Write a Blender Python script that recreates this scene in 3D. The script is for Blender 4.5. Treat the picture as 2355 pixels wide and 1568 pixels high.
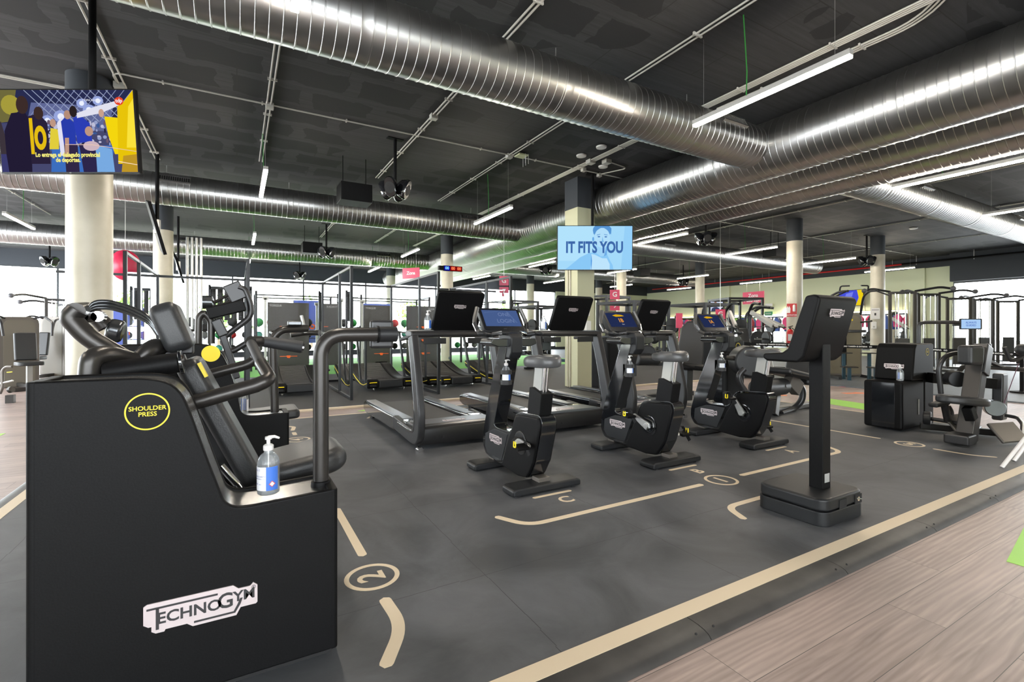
import bpy, bmesh, math, random
from mathutils import Vector, Matrix
random.seed(7)
SC = bpy.context.scene
for o in list(bpy.data.objects): bpy.data.objects.remove(o)
C = SC.collection
PI = math.pi
# ---------------------------------------------------------------- camera
FPX, HY, CX, CH = 1106.0, 761.0, 1177.5, 1.15
YAW = math.atan(632.5/1105.6)
cam_d = bpy.data.cameras.new('camera'); cam = bpy.data.objects.new('camera', cam_d); C.objects.link(cam)
cam_d.sensor_width = 36.0; cam_d.lens = 36.0*FPX/2355.0
cam_d.shift_y = (HY-784.0)/2355.0
cam_d.clip_end = 300; cam_d.clip_start = 0.05
cam.location = (0, 0, CH); cam.rotation_euler = (PI/2, 0, -YAW)
SC.camera = cam
# ---------------------------------------------------------------- sky, exposure
W = bpy.data.worlds.new('world'); SC.world = W; W.use_nodes = True
bg = W.node_tree.nodes['Background']; bg.inputs[0].default_value = (0.93, 0.97, 1.0, 1); bg.inputs[1].default_value = 7.0
SC.view_settings.view_transform = 'Standard'; SC.view_settings.look = 'None'; SC.view_settings.gamma = 1
EXPO = 1.0; SC.cycles.transparent_max_bounces = 32; SC.view_settings.exposure = EXPO
TUBE = 85.0          # strength of the ceiling tube lights
# ---------------------------------------------------------------- measuring helper: a pixel of the photograph on a plane
SN, CS = math.sin(YAW), math.cos(YAW)
def at(px, py, X=None, Y=None, Z=None, D=None):
    l = (px-CX)/FPX; u = (HY-py)/FPX
    r = (SN+l*CS, CS-l*SN, u)
    t = X/r[0] if X is not None else Y/r[1] if Y is not None else (Z-CH)/r[2] if Z is not None else D
    return Vector((r[0]*t, r[1]*t, CH+r[2]*t))
# ---------------------------------------------------------------- materials
MAT = {}
def mat(name, col, rough=.5, metal=0., **k):
    if name in MAT: return MAT[name]
    m = bpy.data.materials.new(name); m.use_nodes = True; b = m.node_tree.nodes['Principled BSDF']
    if len(col) == 3: col = (*col, 1)
    b.inputs['Base Color'].default_value = col; b.inputs['Roughness'].default_value = rough; b.inputs['Metallic'].default_value = metal
    if 'emit' in k: b.inputs['Emission Color'].default_value = (*k['emit'], 1); b.inputs['Emission Strength'].default_value = k.get('es', 1)
    if 'coat' in k: b.inputs['Coat Weight'].default_value = k['coat']; b.inputs['Coat Roughness'].default_value = .06
    if 'spec' in k: b.inputs['Specular IOR Level'].default_value = k['spec']
    if 'trans' in k: b.inputs['Transmission Weight'].default_value = k['trans']; b.inputs['IOR'].default_value = k.get('ior', 1.45)
    if 'alpha' in k: b.inputs['Alpha'].default_value = k['alpha']
    if 'noise' in k:                    # (scale, colour2, bump)
        nt = m.node_tree; tc = nt.nodes.new('ShaderNodeTexCoord'); n = nt.nodes.new('ShaderNodeTexNoise'); n.inputs['Scale'].default_value = k['noise'][0]; n.inputs['Detail'].default_value = 6
        nt.links.new(tc.outputs['Object'], n.inputs['Vector'])
        r = nt.nodes.new('ShaderNodeValToRGB'); r.color_ramp.elements[0].position = .35; r.color_ramp.elements[1].position = .7
        r.color_ramp.elements[0].color = col; r.color_ramp.elements[1].color = (*k['noise'][1], 1)
        nt.links.new(n.outputs['Fac'], r.inputs['Fac']); nt.links.new(r.outputs['Color'], b.inputs['Base Color'])
        if len(k['noise']) > 2 and k['noise'][2]:
            bp = nt.nodes.new('ShaderNodeBump'); bp.inputs['Strength'].default_value = k['noise'][2]; bp.inputs['Distance'].default_value = .003
            nt.links.new(n.outputs['Fac'], bp.inputs['Height']); nt.links.new(bp.outputs['Normal'], b.inputs['Normal'])
    MAT[name] = m; return m
def emi(name, col, s=1.):
    if name in MAT: return MAT[name]
    m = bpy.data.materials.new(name); m.use_nodes = True; nt = m.node_tree; nt.nodes.remove(nt.nodes['Principled BSDF'])
    e = nt.nodes.new('ShaderNodeEmission'); e.inputs[0].default_value = (*col, 1); e.inputs[1].default_value = s if s > 5 else s*2**-EXPO
    nt.links.new(e.outputs[0], nt.nodes['Material Output'].inputs[0]); MAT[name] = m; return m
def srgb(r, g, b):
    f = lambda c: (c/255/12.92) if c/255 <= .04045 else ((c/255+.055)/1.055)**2.4
    return (f(r), f(g), f(b))
BLACK = mat('black_powder_coat', (.0035, .0035, .004), .5, 0, noise=(180, (.006, .006, .0065), .10), spec=.13)
BLACKF = mat('black_fabric_tape', (.008, .008, .009), .8)
DARK = mat('anthracite_plastic', (.014, .015, .017), .42, spec=.35)
GLOSSY = mat('gloss_black', (.006, .007, .009), .12, 0, coat=1.)
TUBEM = mat('graphite_tube', (.045, .042, .040), .33, .6)
TUBED = mat('dark_tube', (.032, .032, .034), .34, .35)
GREYM = mat('grey_machine_paint', (.16, .145, .13), .35, .5)
LEATH = mat('black_upholstery', (.016, .017, .019), .42, 0, noise=(260, (.024, .025, .027), .25))
SADDLE = mat('grey_saddle', (.065, .066, .07), .36)
GRIP = mat('rubber_grip', (.022, .023, .026), .62)
SILV = mat('satin_silver', (.50, .50, .49), .32, .85)
SILVP = mat('pale_grey_plastic', (.42, .42, .40), .4)
CHROME = mat('chrome', (.75, .75, .76), .08, 1.)
GUN = mat('gunmetal', (.10, .105, .11), .24, .85)
LEDGE = mat('brushed_ledge', (.34, .345, .35), .27, .9)
BADGE = mat('badge_silver', srgb(200, 188, 190), .4, .2)
YEL = mat('yellow', srgb(238, 214, 20), .45)
ORG = mat('orange', srgb(235, 100, 30), .5)
WHITE = mat('white_plastic', (.75, .75, .73), .4)
PAPER = mat('paper', (.72, .72, .72), .7)
CREAM = mat('floor_marking_beige', srgb(214, 198, 172), .55)
BEIGE2 = mat('conduit_grey', (.50, .49, .45), .5)
GREENW = mat('green_cable', srgb(40, 120, 45), .5)
REDM = mat('red_paint', srgb(190, 25, 30), .4)
PINK = mat('pink_sign', srgb(214, 70, 105), .5)
BLUEL = mat('label_blue', srgb(60, 110, 200), .5)
TEXTW = mat('white_lettering', (.8, .8, .8), .5)
TEXTD = mat('dark_lettering', (.02, .02, .022), .5)
# ---------------------------------------------------------------- mesh builder
ORG0 = [Vector((0, 0, 0))]
def fillet(pts, r, seg=5):
    pts = [Vector(p) for p in pts]; out = [pts[0]]
    for i in range(1, len(pts)-1):
        a, b, c = pts[i-1], pts[i], pts[i+1]; u = a-b; v = c-b
        d = min(r, u.length*.49, v.length*.49)
        p, q = b+u.normalized()*d, b+v.normalized()*d
        for k in range(seg+1):
            t = k/seg; out.append(p*(1-t)**2+b*2*t*(1-t)+q*t*t)
    out.append(pts[-1]); return out
def rrect(x0, y0, x1, y1, r, n=4):
    o = []
    for cx, cy, a in ((x1-r, y1-r, 0), (x0+r, y1-r, 90), (x0+r, y0+r, 180), (x1-r, y0+r, 270)):
        for k in range(n+1):
            t = math.radians(a+90*k/n); o.append((cx+r*math.cos(t), cy+r*math.sin(t)))
    return o
def frame(o, ux, uy):
    ux = Vector(ux).normalized(); uy = Vector(uy); uy = (uy-ux*uy.dot(ux)).normalized(); n = ux.cross(uy)
    M = Matrix.Identity(4)
    for i in range(3): M[i][0] = ux[i]; M[i][1] = uy[i]; M[i][2] = n[i]; M[i][3] = o[i]
    return M
class MB:
    def __init__(s): s.v = []; s.f = []; s.m = []; s.M = None; s.i = 0
    def add(s, vs, fs):
        o = len(s.v)
        for p in vs:
            p = Vector(p); s.v.append(s.M @ p if s.M else p)
        for f in fs: s.f.append([o+i for i in f]); s.m.append(s.i)
        return s
    def box(s, c, d, rot=(0, 0, 0)):
        R = Matrix.Rotation(rot[2], 3, 'Z') @ Matrix.Rotation(rot[1], 3, 'Y') @ Matrix.Rotation(rot[0], 3, 'X'); c = Vector(c)
        vs = [c+R @ Vector((x*d[0]/2, y*d[1]/2, z*d[2]/2)) for x in (-1, 1) for y in (-1, 1) for z in (-1, 1)]
        return s.add(vs, [(0, 1, 3, 2), (4, 6, 7, 5), (0, 4, 5, 1), (2, 3, 7, 6), (0, 2, 6, 4), (1, 5, 7, 3)])
    def bb(s, x0, x1, y0, y1, z0, z1): return s.box(((x0+x1)/2, (y0+y1)/2, (z0+z1)/2), (x1-x0, y1-y0, z1-z0))
    def bar(s, a, b, w, h, up=(0, 0, 1)):
        a, b = Vector(a), Vector(b); t = (b-a).normalized(); u = Vector(up)
        if abs(t.dot(u)) > .98: u = Vector((0, 1, 0))
        x = t.cross(u).normalized(); y = x.cross(t)
        vs = [p+x*(i*w/2)+y*(j*h/2) for p in (a, b) for i, j in ((-1, -1), (1, -1), (1, 1), (-1, 1))]
        return s.add(vs, [(0, 3, 2, 1), (4, 5, 6, 7), (0, 1, 5, 4), (1, 2, 6, 5), (2, 3, 7, 6), (3, 0, 4, 7)])
    def tube(s, pts, r, n=10, fr=0., cyc=False, seg=5):
        pts = [Vector(p) for p in pts]
        if fr and len(pts) > 2: pts = fillet(pts, fr, seg)
        P = [pts[0]]
        for p in pts[1:]:
            if (p-P[-1]).length > 1e-5: P.append(p)
        rr = r if isinstance(r, (list, tuple)) else [r]*len(P)
        if len(rr) != len(P): rr = [r[0]+(r[-1]-r[0])*i/(len(P)-1) for i in range(len(P))]
        t0 = (P[1]-P[0]).normalized(); up = Vector((0, 0, 1)) if abs(t0.z) < .9 else Vector((1, 0, 0))
        x = t0.cross(up).normalized(); vs = []; fs = []
        for i, p in enumerate(P):
            if cyc: t = (P[(i+1) % len(P)]-P[i-1]).normalized()
            elif i == 0: t = t0
            elif i == len(P)-1: t = (P[i]-P[i-1]).normalized()
            else: t = ((P[i+1]-P[i]).normalized()+(P[i]-P[i-1]).normalized()).normalized()
            x = (x-t*x.dot(t)).normalized(); y = t.cross(x)
            for k in range(n):
                a = 2*PI*k/n; vs.append(p+(x*math.cos(a)+y*math.sin(a))*rr[i])
        L = len(P)
        for i in range(L if cyc else L-1):
            j = (i+1) % L
            for k in range(n): fs.append((i*n+k, i*n+(k+1) % n, j*n+(k+1) % n, j*n+k))
        if not cyc: fs.append(tuple(range(n))[::-1]); fs.append(tuple((L-1)*n+k for k in range(n)))
        return s.add(vs, fs)
    def cyl(s, a, b, r, n=20, r2=None): return s.tube([a, b], [r, r if r2 is None else r2], n)
    def prism(s, pts, ax, a, b):
        f = {'x': lambda p, t: (t, p[0], p[1]), 'y': lambda p, t: (p[0], t, p[1]), 'z': lambda p, t: (p[0], p[1], t)}[ax]
        n = len(pts); vs = [f(p, a) for p in pts]+[f(p, b) for p in pts]
        fs = [tuple(range(n))[::-1], tuple(range(n, 2*n))]+[(i, (i+1) % n, n+(i+1) % n, n+i) for i in range(n)]
        return s.add(vs, fs)
    def lathe(s, prof, c, n=20, ax='z'):
        c = Vector(c); vs = []; fs = []
        for r, z in prof:
            for k in range(n):
                a = 2*PI*k/n; x, y = r*math.cos(a), r*math.sin(a)
                vs.append(c+Vector({'z': (x, y, z), 'x': (z, x, y), 'y': (y, z, x)}[ax]))
        for i in range(len(prof)-1):
            for k in range(n): fs.append((i*n+k, i*n+(k+1) % n, (i+1)*n+(k+1) % n, (i+1)*n+k))
        fs.append(tuple(range(n))[::-1]); fs.append(tuple((len(prof)-1)*n+k for k in range(n)))
        return s.add(vs, fs)
    def ball(s, c, r, n=14, m=9):
        if not isinstance(r, (list, tuple)): r = (r, r, r)
        pr = [(max(math.sin(PI*i/m), .02), -math.cos(PI*i/m)) for i in range(m+1)]; c = Vector(c); vs = []; fs = []
        for a, z in pr:
            for k in range(n):
                t = 2*PI*k/n; vs.append(c+Vector((a*math.cos(t)*r[0], a*math.sin(t)*r[1], z*r[2])))
        for i in range(m):
            for k in range(n): fs.append((i*n+k, i*n+(k+1) % n, (i+1)*n+(k+1) % n, (i+1)*n+k))
        fs.append(tuple(range(n))[::-1]); fs.append(tuple(m*n+k for k in range(n)))
        return s.add(vs, fs)
    def ring(s, c, r0, r1, h, M=None, n=40, sy=1.):      # flat ring, local xy plane
        vs = []; fs = []
        for z in (0, h):
            for r in (r0, r1):
                for k in range(n): a = 2*PI*k/n; vs.append((c[0]+r*math.cos(a), c[1]+r*math.sin(a)*sy, c[2]+z))
        for k in range(n):
            j = (k+1) % n
            fs += [(k, n+k, n+j, j), (2*n+k, 2*n+j, 3*n+j, 3*n+k), (k, j, 2*n+j, 2*n+k), (n+k, 3*n+k, 3*n+j, n+j)]
        return s.add(vs, fs)
    def poly(s, pts, fs=None): return s.add(pts, [tuple(range(len(pts)))])
    def build(s, name, m, parent=None, bev=0., seg=2, ang=.6, flat=False, local=False):
        me = bpy.data.meshes.new(name); off = Vector((0, 0, 0)) if local else ORG0[0]
        if parent is None: off = Vector((0, 0, 0))
        me.from_pydata([tuple(p-off) for p in s.v], [], s.f)
        for mm in (m if isinstance(m, (list, tuple)) else [m]): me.materials.append(mm)
        for i, p in enumerate(me.polygons): p.material_index = s.m[i]; p.use_smooth = not flat
        bm = bmesh.new(); bm.from_mesh(me); bmesh.ops.recalc_face_normals(bm, faces=bm.faces); bm.to_mesh(me); bm.free()
        me.validate()
        if not flat: me.set_sharp_from_angle(angle=ang)
        o = bpy.data.objects.new(name, me); C.objects.link(o)
        if parent: o.parent = parent
        if bev:
            b = o.modifiers.new('bevel', 'BEVEL'); b.width = bev; b.segments = seg; b.limit_method = 'ANGLE'; b.angle_limit = .7; b.harden_normals = True
        return o
def tag(o, label, cat, group=None, kind=None):
    if label: o['label'] = label
    if cat: o['category'] = cat
    if group: o['group'] = group
    if kind: o['kind'] = kind
    return o
def thing(name, label, cat, loc=(0, 0, 0), rz=0., group=None, world=False):
    o = bpy.data.objects.new(name, None); C.objects.link(o); o.location = loc; o.rotation_euler = (0, 0, rz); o.empty_display_size = .1
    tag(o, label, cat, group); ORG0[0] = Vector(loc) if world else Vector((0, 0, 0))
    return o
def struct(o): o['kind'] = 'structure'; return o
def dup(root, loc, rz=None, label=None, parent=None):
    def cp(o, p):
        c = o.copy(); C.objects.link(c); c.parent = p
        for ch in o.children: cp(ch, c)
        return c
    r = cp(root, parent); r.location = loc
    if rz is not None: r.rotation_euler = (0, 0, rz)
    if label: r['label'] = label
    return r
DEPS = None
def text(name, s, size, m, parent, M, bold=0., ext=.0006, sx=1., align='CENTER', wave=0, sp=1., line=1.):
    cu = bpy.data.curves.new(name, 'FONT'); cu.body = s; cu.size = size; cu.extrude = ext; cu.offset = bold; cu.align_x = align; cu.align_y = 'CENTER'
    cu.space_character = sp; cu.space_line = line; cu.resolution_u = 3
    t = bpy.data.objects.new(name, cu); C.objects.link(t)
    me = bpy.data.meshes.new_from_object(t.evaluated_get(bpy.context.evaluated_depsgraph_get()))
    bpy.data.objects.remove(t); bpy.data.curves.remove(cu)
    S = Matrix.Diagonal((sx, 1, 1, 1)); T = Matrix.Translation(-ORG0[0]) if parent else Matrix.Identity(4)
    me.transform(T @ M @ S); me.materials.clear(); me.materials.append(m); me.name = name
    o = bpy.data.objects.new(name, me); C.objects.link(o)
    if parent: o.parent = parent
    return o
BADGE_PTS = [(0, .165), (.02, .15), (.02, .12), (0, .10)]
def badge(parent, M, w, full=True):
    """silver maker's plate: stepped outline with dark bars and lettering, w wide, centred on M"""
    a = [(-.5, .07), (-.5, -.05), (-.46, -.08), (-.435, -.08), (-.435, -.13), (-.40, -.155), (-.33, -.155), (-.32, -.135), (-.14, -.135), (-.09, -.175),
         (.30, -.175), (.34, -.10), (.485, -.10), (.5, -.085), (.5, .10), (.46, .135), (.43, .105), (.32, .105), (.27, .15), (-.47, .15), (-.5, .13)]
    b = MB(); b.M = M; b.prism([(x*w, y*w) for x, y in a], 'z', 0, .004*min(1, w*4)); p = b.build('badge', BADGE, parent, flat=True)
    t = MB(); t.M = M @ Matrix.Translation((0, 0, .0045*min(1, w*4)))
    d = .0006
    t.prism([(-.475*w, .105*w), (-.475*w, .085*w), (.13*w, .085*w), (.13*w, .105*w)], 'z', 0, d)
    t.prism([(-.40*w, .09*w), (-.40*w, -.12*w), (-.373*w, -.12*w), (-.373*w, .09*w)], 'z', 0, d)
    t.prism([(-.08*w, -.125*w), (-.08*w, -.145*w), (.29*w, -.145*w), (.34*w, -.06*w), (.36*w, .0*w), (.335*w, .0*w), (.31*w, -.06*w), (.275*w, -.125*w)], 'z', 0, d)
    q = t.build('badge_bars', TEXTD, p, flat=True)
    if full:
        Mt = t.M
        text('badge_letters', 'ECHNO', .155*w, TEXTD, p, Mt @ Matrix.Translation((-.115*w, -.018*w, 0)), bold=.0035*w, sx=1.02, ext=.0004)
        text('badge_letters', 'G', .22*w, TEXTD, p, Mt @ Matrix.Translation((.20*w, .0*w, 0)), bold=.004*w, sx=.95, ext=.0004)
        text('badge_letters', 'YM', .15*w, TEXTD, p, Mt @ Matrix.Translation((.375*w, .02*w, 0)), bold=.0035*w, ext=.0004)
    return p
# ================================================================ the setting
CZ = 4.27
def nodes_mat(name):
    m = bpy.data.materials.new(name); m.use_nodes = True; MAT[name] = m
    return m, m.node_tree, m.node_tree.nodes['Principled BSDF']
def N(nt, typ, **k):
    n = nt.nodes.new(typ)
    for a, b in k.items():
        if a.startswith('i_'): n.inputs[a[2:].replace('_', ' ')].default_value = b
        else: setattr(n, a, b)
    return n
# wood planks running along X
def wood_mat(name, c1, c2, c3):
    m, nt, b = nodes_mat(name); L = nt.links.new
    tc = N(nt, 'ShaderNodeTexCoord'); mp = N(nt, 'ShaderNodeMapping'); L(tc.outputs['Object'], mp.inputs[0])
    br = N(nt, 'ShaderNodeTexBrick', offset=.37); L(mp.outputs[0], br.inputs['Vector'])
    for k, v in dict(Scale=1., Mortar_Size=.0012).items(): br.inputs[k.replace('_', ' ')].default_value = v
    br.inputs['Brick Width'].default_value = 1.5; br.inputs['Row Height'].default_value = .2
    br.inputs['Color1'].default_value = (0, 0, 0, 1); br.inputs['Color2'].default_value = (1, 1, 1, 1); br.inputs['Mortar'].default_value = (.5, .5, .5, 1)
    mp2 = N(nt, 'ShaderNodeMapping'); mp2.inputs['Scale'].default_value = (1.2, 14, 1); L(tc.outputs['Object'], mp2.inputs[0])
    # shift the grain from board to board
    va = N(nt, 'ShaderNodeVectorMath', operation='MULTIPLY_ADD'); L(br.outputs['Color'], va.inputs[0]); va.inputs[1].default_value = (7, 3, 5); L(mp2.outputs[0], va.inputs[2])
    nz = N(nt, 'ShaderNodeTexNoise', i_Scale=1.3, i_Detail=8., i_Distortion=1.6); L(va.outputs[0], nz.inputs['Vector'])
    wv = N(nt, 'ShaderNodeTexWave', i_Scale=.9, i_Distortion=9., i_Detail=3.); wv.bands_direction = 'Y'; L(va.outputs[0], wv.inputs['Vector'])
    r1 = N(nt, 'ShaderNodeValToRGB'); e = r1.color_ramp.elements; e[0].position = .3; e[1].position = .72; e[0].color = (*c1, 1); e[1].color = (*c2, 1); L(nz.outputs['Fac'], r1.inputs[0])
    mx = N(nt, 'ShaderNodeMix', data_type='RGBA', blend_type='MIX'); L(br.outputs['Color'], mx.inputs[0]); L(r1.outputs[0], mx.inputs[6]); mx.inputs[7].default_value = (*c3, 1)
    mz = N(nt, 'ShaderNodeMath', operation='MULTIPLY'); sx = N(nt, 'ShaderNodeSeparateColor'); L(br.outputs['Color'], sx.inputs[0]); L(sx.outputs[0], mz.inputs[0]); mz.inputs[1].default_value = .45; L(mz.outputs[0], mx.inputs[0])
    m2 = N(nt, 'ShaderNodeMix', data_type='RGBA', blend_type='MULTIPLY'); m2.inputs[0].default_value = .35; L(mx.outputs[2], m2.inputs[6])
    r2 = N(nt, 'ShaderNodeValToRGB'); r2.color_ramp.elements[0].color = (.45, .43, .42, 1); L(wv.outputs['Fac'], r2.inputs[0]); L(r2.outputs[0], m2.inputs[7])
    m3 = N(nt, 'ShaderNodeMix', data_type='RGBA'); L(br.outputs['Fac'], m3.inputs[0]); L(m2.outputs[2], m3.inputs[6]); m3.inputs[7].default_value = (.06, .05, .05, 1)
    L(m3.outputs[2], b.inputs['Base Color']); b.inputs['Roughness'].default_value = .42
    return m
WOOD = wood_mat('wood_planks', srgb(132, 116, 112), srgb(172, 153, 147), srgb(186, 167, 160))
# rubber mat: scuffed, interlocking 1 m tiles
def rubber_mat(name, c1, c2, rough=.55):
    m, nt, b = nodes_mat(name); L = nt.links.new
    tc = N(nt, 'ShaderNodeTexCoord'); nz = N(nt, 'ShaderNodeTexNoise', i_Scale=1.7, i_Detail=9., i_Roughness=.62, i_Distortion=.8); L(tc.outputs['Object'], nz.inputs['Vector'])
    nf = N(nt, 'ShaderNodeTexNoise', i_Scale=90., i_Detail=3.); L(tc.outputs['Object'], nf.inputs['Vector'])
    r = N(nt, 'ShaderNodeValToRGB'); e = r.color_ramp.elements; e[0].position = .36; e[1].position = .68; e[0].color = (*c1, 1); e[1].color = (*c2, 1); L(nz.outputs['Fac'], r.inputs[0])
    # thin seams, wavy like the interlocking tabs
    nn = N(nt, 'ShaderNodeTexWhiteNoise'); sc = N(nt, 'ShaderNodeVectorMath', operation='SCALE'); sc.inputs[3].default_value = 9.; L(tc.outputs['Object'], sc.inputs[0])
    sn = N(nt, 'ShaderNodeVectorMath', operation='SNAP'); sn.inputs[1].default_value = (1, 1, 1); L(sc.outputs[0], sn.inputs[0]); L(sn.outputs[0], nn.inputs['Vector'])
    ma = N(nt, 'ShaderNodeVectorMath', operation='MULTIPLY_ADD'); L(nn.outputs['Color'], ma.inputs[0]); ma.inputs[1].default_value = (.012, .012, 0); L(tc.outputs['Object'], ma.inputs[2])
    br = N(nt, 'ShaderNodeTexBrick', offset=0.); L(ma.outputs[0], br.inputs['Vector']); br.inputs['Scale'].default_value = 1.; br.inputs['Brick Width'].default_value = 1.02; br.inputs['Row Height'].default_value = 1.02; br.inputs['Mortar Size'].default_value = .0016
    mx = N(nt, 'ShaderNodeMix', data_type='RGBA'); L(br.outputs['Fac'], mx.inputs[0]); L(r.outputs[0], mx.inputs[6]); mx.inputs[7].default_value = (c1[0]*.5, c1[1]*.5, c1[2]*.5, 1); L(mx.outputs[2], b.inputs['Base Color'])
    rr = N(nt, 'ShaderNodeMapRange'); rr.inputs[3].default_value = rough-.08; rr.inputs[4].default_value = rough+.12; L(nz.outputs['Fac'], rr.inputs[0]); L(rr.outputs[0], b.inputs['Roughness'])
    bp = N(nt, 'ShaderNodeBump', i_Strength=.15, i_Distance=.002); L(nf.outputs['Fac'], bp.inputs['Height']); L(bp.outputs[0], b.inputs['Normal'])
    return m
RUB = rubber_mat('rubber_mat', srgb(62, 64, 68), srgb(94, 96, 100))
RUB2 = rubber_mat('black_rubber', srgb(38, 38, 40), srgb(54, 54, 56), .65)
RUB3 = rubber_mat('grey_rubber', srgb(84, 90, 96), srgb(108, 114, 120), .5)
TURF = mat('artificial_turf', srgb(70, 150, 40), .8, 0, noise=(30, srgb(105, 180, 60), .6))
# ceiling concrete: board marks and dark patches
def ceil_mat():
    m, nt, b = nodes_mat('ceiling_concrete'); L = nt.links.new
    tc = N(nt, 'ShaderNodeTexCoord'); nz = N(nt, 'ShaderNodeTexNoise', i_Scale=2.6, i_Detail=5.); L(tc.outputs['Object'], nz.inputs['Vector'])
    ma = N(nt, 'ShaderNodeVectorMath', operation='MULTIPLY_ADD'); L(nz.outputs['Color'], ma.inputs[0]); ma.inputs[1].default_value = (.28, .28, 0); L(tc.outputs['Object'], ma.inputs[2])
    br = N(nt, 'ShaderNodeTexBrick', offset=.5); L(ma.outputs[0], br.inputs['Vector']); br.inputs['Scale'].default_value = 1.; br.inputs['Brick Width'].default_value = .95; br.inputs['Row Height'].default_value = .62; br.inputs['Mortar Size'].default_value = .09; br.inputs['Mortar Smooth'].default_value = .02
    br.inputs['Color1'].default_value = (0, 0, 0, 1); br.inputs['Color2'].default_value = (1, 1, 1, 1); br.inputs['Mortar'].default_value = (.5, .5, .5, 1)
    big = N(nt, 'ShaderNodeTexNoise', i_Scale=.35, i_Detail=2.); L(tc.outputs['Object'], big.inputs['Vector'])
    g = N(nt, 'ShaderNodeMath', operation='GREATER_THAN'); g.inputs[1].default_value = .47; L(big.outputs['Fac'], g.inputs[0])
    inv = N(nt, 'ShaderNodeMath', operation='SUBTRACT'); inv.inputs[0].default_value = 1.; L(br.outputs['Fac'], inv.inputs[1])
    mu = N(nt, 'ShaderNodeMath', operation='MULTIPLY'); L(inv.outputs[0], mu.inputs[0]); L(g.outputs[0], mu.inputs[1])
    wv = N(nt, 'ShaderNodeTexNoise', i_Scale=1., i_Detail=6., i_Roughness=.7); mp = N(nt, 'ShaderNodeMapping'); mp.inputs['Scale'].default_value = (1.2, 22, 1); L(tc.outputs['Object'], mp.inputs[0]); L(mp.outputs[0], wv.inputs['Vector'])
    r = N(nt, 'ShaderNodeValToRGB'); e = r.color_ramp.elements; e[0].position = .3; e[1].position = .7; e[0].color = (.026, .027, .029, 1); e[1].color = (.048, .049, .052, 1); L(wv.outputs['Fac'], r.inputs[0])
    mx = N(nt, 'ShaderNodeMix', data_type='RGBA'); L(mu.outputs[0], mx.inputs[0]); L(r.outputs[0], mx.inputs[6]); mx.inputs[7].default_value = (.017, .018, .020, 1)
    pl = N(nt, 'ShaderNodeTexBrick', offset=.5); L(tc.outputs['Object'], pl.inputs['Vector']); pl.inputs['Scale'].default_value = 1.; pl.inputs['Brick Width'].default_value = 2.4; pl.inputs['Row Height'].default_value = .5; pl.inputs['Mortar Size'].default_value = .006
    m3 = N(nt, 'ShaderNodeMix', data_type='RGBA'); L(pl.outputs['Fac'], m3.inputs[0]); L(mx.outputs[2], m3.inputs[6]); m3.inputs[7].default_value = (.02, .02, .02, 1)
    L(m3.outputs[2], b.inputs['Base Color']); b.inputs['Roughness'].default_value = .75
    return m
CEIL = ceil_mat()
GREENP = mat('pale_green_wall', srgb(212, 218, 186), .7)
DGREY = mat('dark_grey_paint', srgb(50, 55, 61), .7)
CONC = mat('column_concrete', srgb(176, 170, 152), .38, 0, noise=(2.2, srgb(198, 192, 174), 0))
GLASS = bpy.data.materials.new('window_glass'); GLASS.use_nodes = True
_nt = GLASS.node_tree; _nt.nodes.remove(_nt.nodes['Principled BSDF'])
_t = _nt.nodes.new('ShaderNodeBsdfTransparent'); _g = _nt.nodes.new('ShaderNodeBsdfGlossy'); _g.inputs['Roughness'].default_value = 0; _mx = _nt.nodes.new('ShaderNodeMixShader'); _lw = _nt.nodes.new('ShaderNodeFresnel'); _lw.inputs[0].default_value = 1.13
_t.inputs[0].default_value = (.97, .985, .99, 1)
_nt.links.new(_lw.outputs[0], _mx.inputs[0]); _nt.links.new(_t.outputs[0], _mx.inputs[1]); _nt.links.new(_g.outputs[0], _mx.inputs[2]); _nt.links.new(_mx.outputs[0], _nt.nodes['Material Output'].inputs[0])

XW, YW, XL, YB = 25.4, 25.0, -9.0, -6.0      # right wall, window wall, left wall, wall behind the camera
struct(MB().bb(XL, XW+.3, YB, YW+.3, -.13, -.03).build('floor', WOOD, flat=True))
struct(MB().bb(XL-.3, XW+.3, YB-.3, YW+.3, CZ, CZ+.2).build('ceiling', CEIL, flat=True))
# training area: raised rubber mat with its border and edging
MX0, MX1, MY0, MY1 = -1.33, 7.72, 1.33, 6.92
mt = struct(MB().bb(MX0, MX1, MY0, MY1, -.028, 0).build('floor_mat', RUB, flat=True))
b = MB()
for x0, x1, y0, y1 in ((MX0, MX1, MY0, MY0+.075), (MX0, MX0+.075, MY0+.075, MY1-.05), (MX0, MX1, MY1-.05, MY1), (MX1-.05, MX1, MY0+.075, MY1-.05)): b.bb(x0, x1, y0, y1, .0003, .0013)
b.build('border_line', CREAM, mt, flat=True)
KERB = mat('kerb_rubber', (.022, .021, .021), .5, 0, noise=(5, (.05, .048, .046), .2))
prof = [(0, -.029), (0, 0), (-.03, .0), (-.055, -.001), (-.085, -.006), (-.105, -.014), (-.118, -.0285), (-.118, -.029)]
x = MX0-.1; k = 0
while x < MX1+.1:
    x1 = min(x+1.0, MX1+.1)
    kb = MB().prism([(MY0+p[0], p[1]) for p in prof], 'x', x+.002, x1-.002).build('edging_strip', KERB, mt)
    h = MB()
    for xx in (x+.05, x1-.05): h.cyl((xx, MY0-.085, -.0062), (xx, MY0-.088, -.0045), .005, 10)
    h.build('screw_hole', BLACKF, kb); x = x1
for y in [MY0+i for i in range(6)]:
    y1 = min(y+1, MY1); MB().prism([(MX0+p[0]*.8, p[1]) for p in prof], 'y', y+.002, y1-.002).build('edging_strip', KERB, mt)
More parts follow.
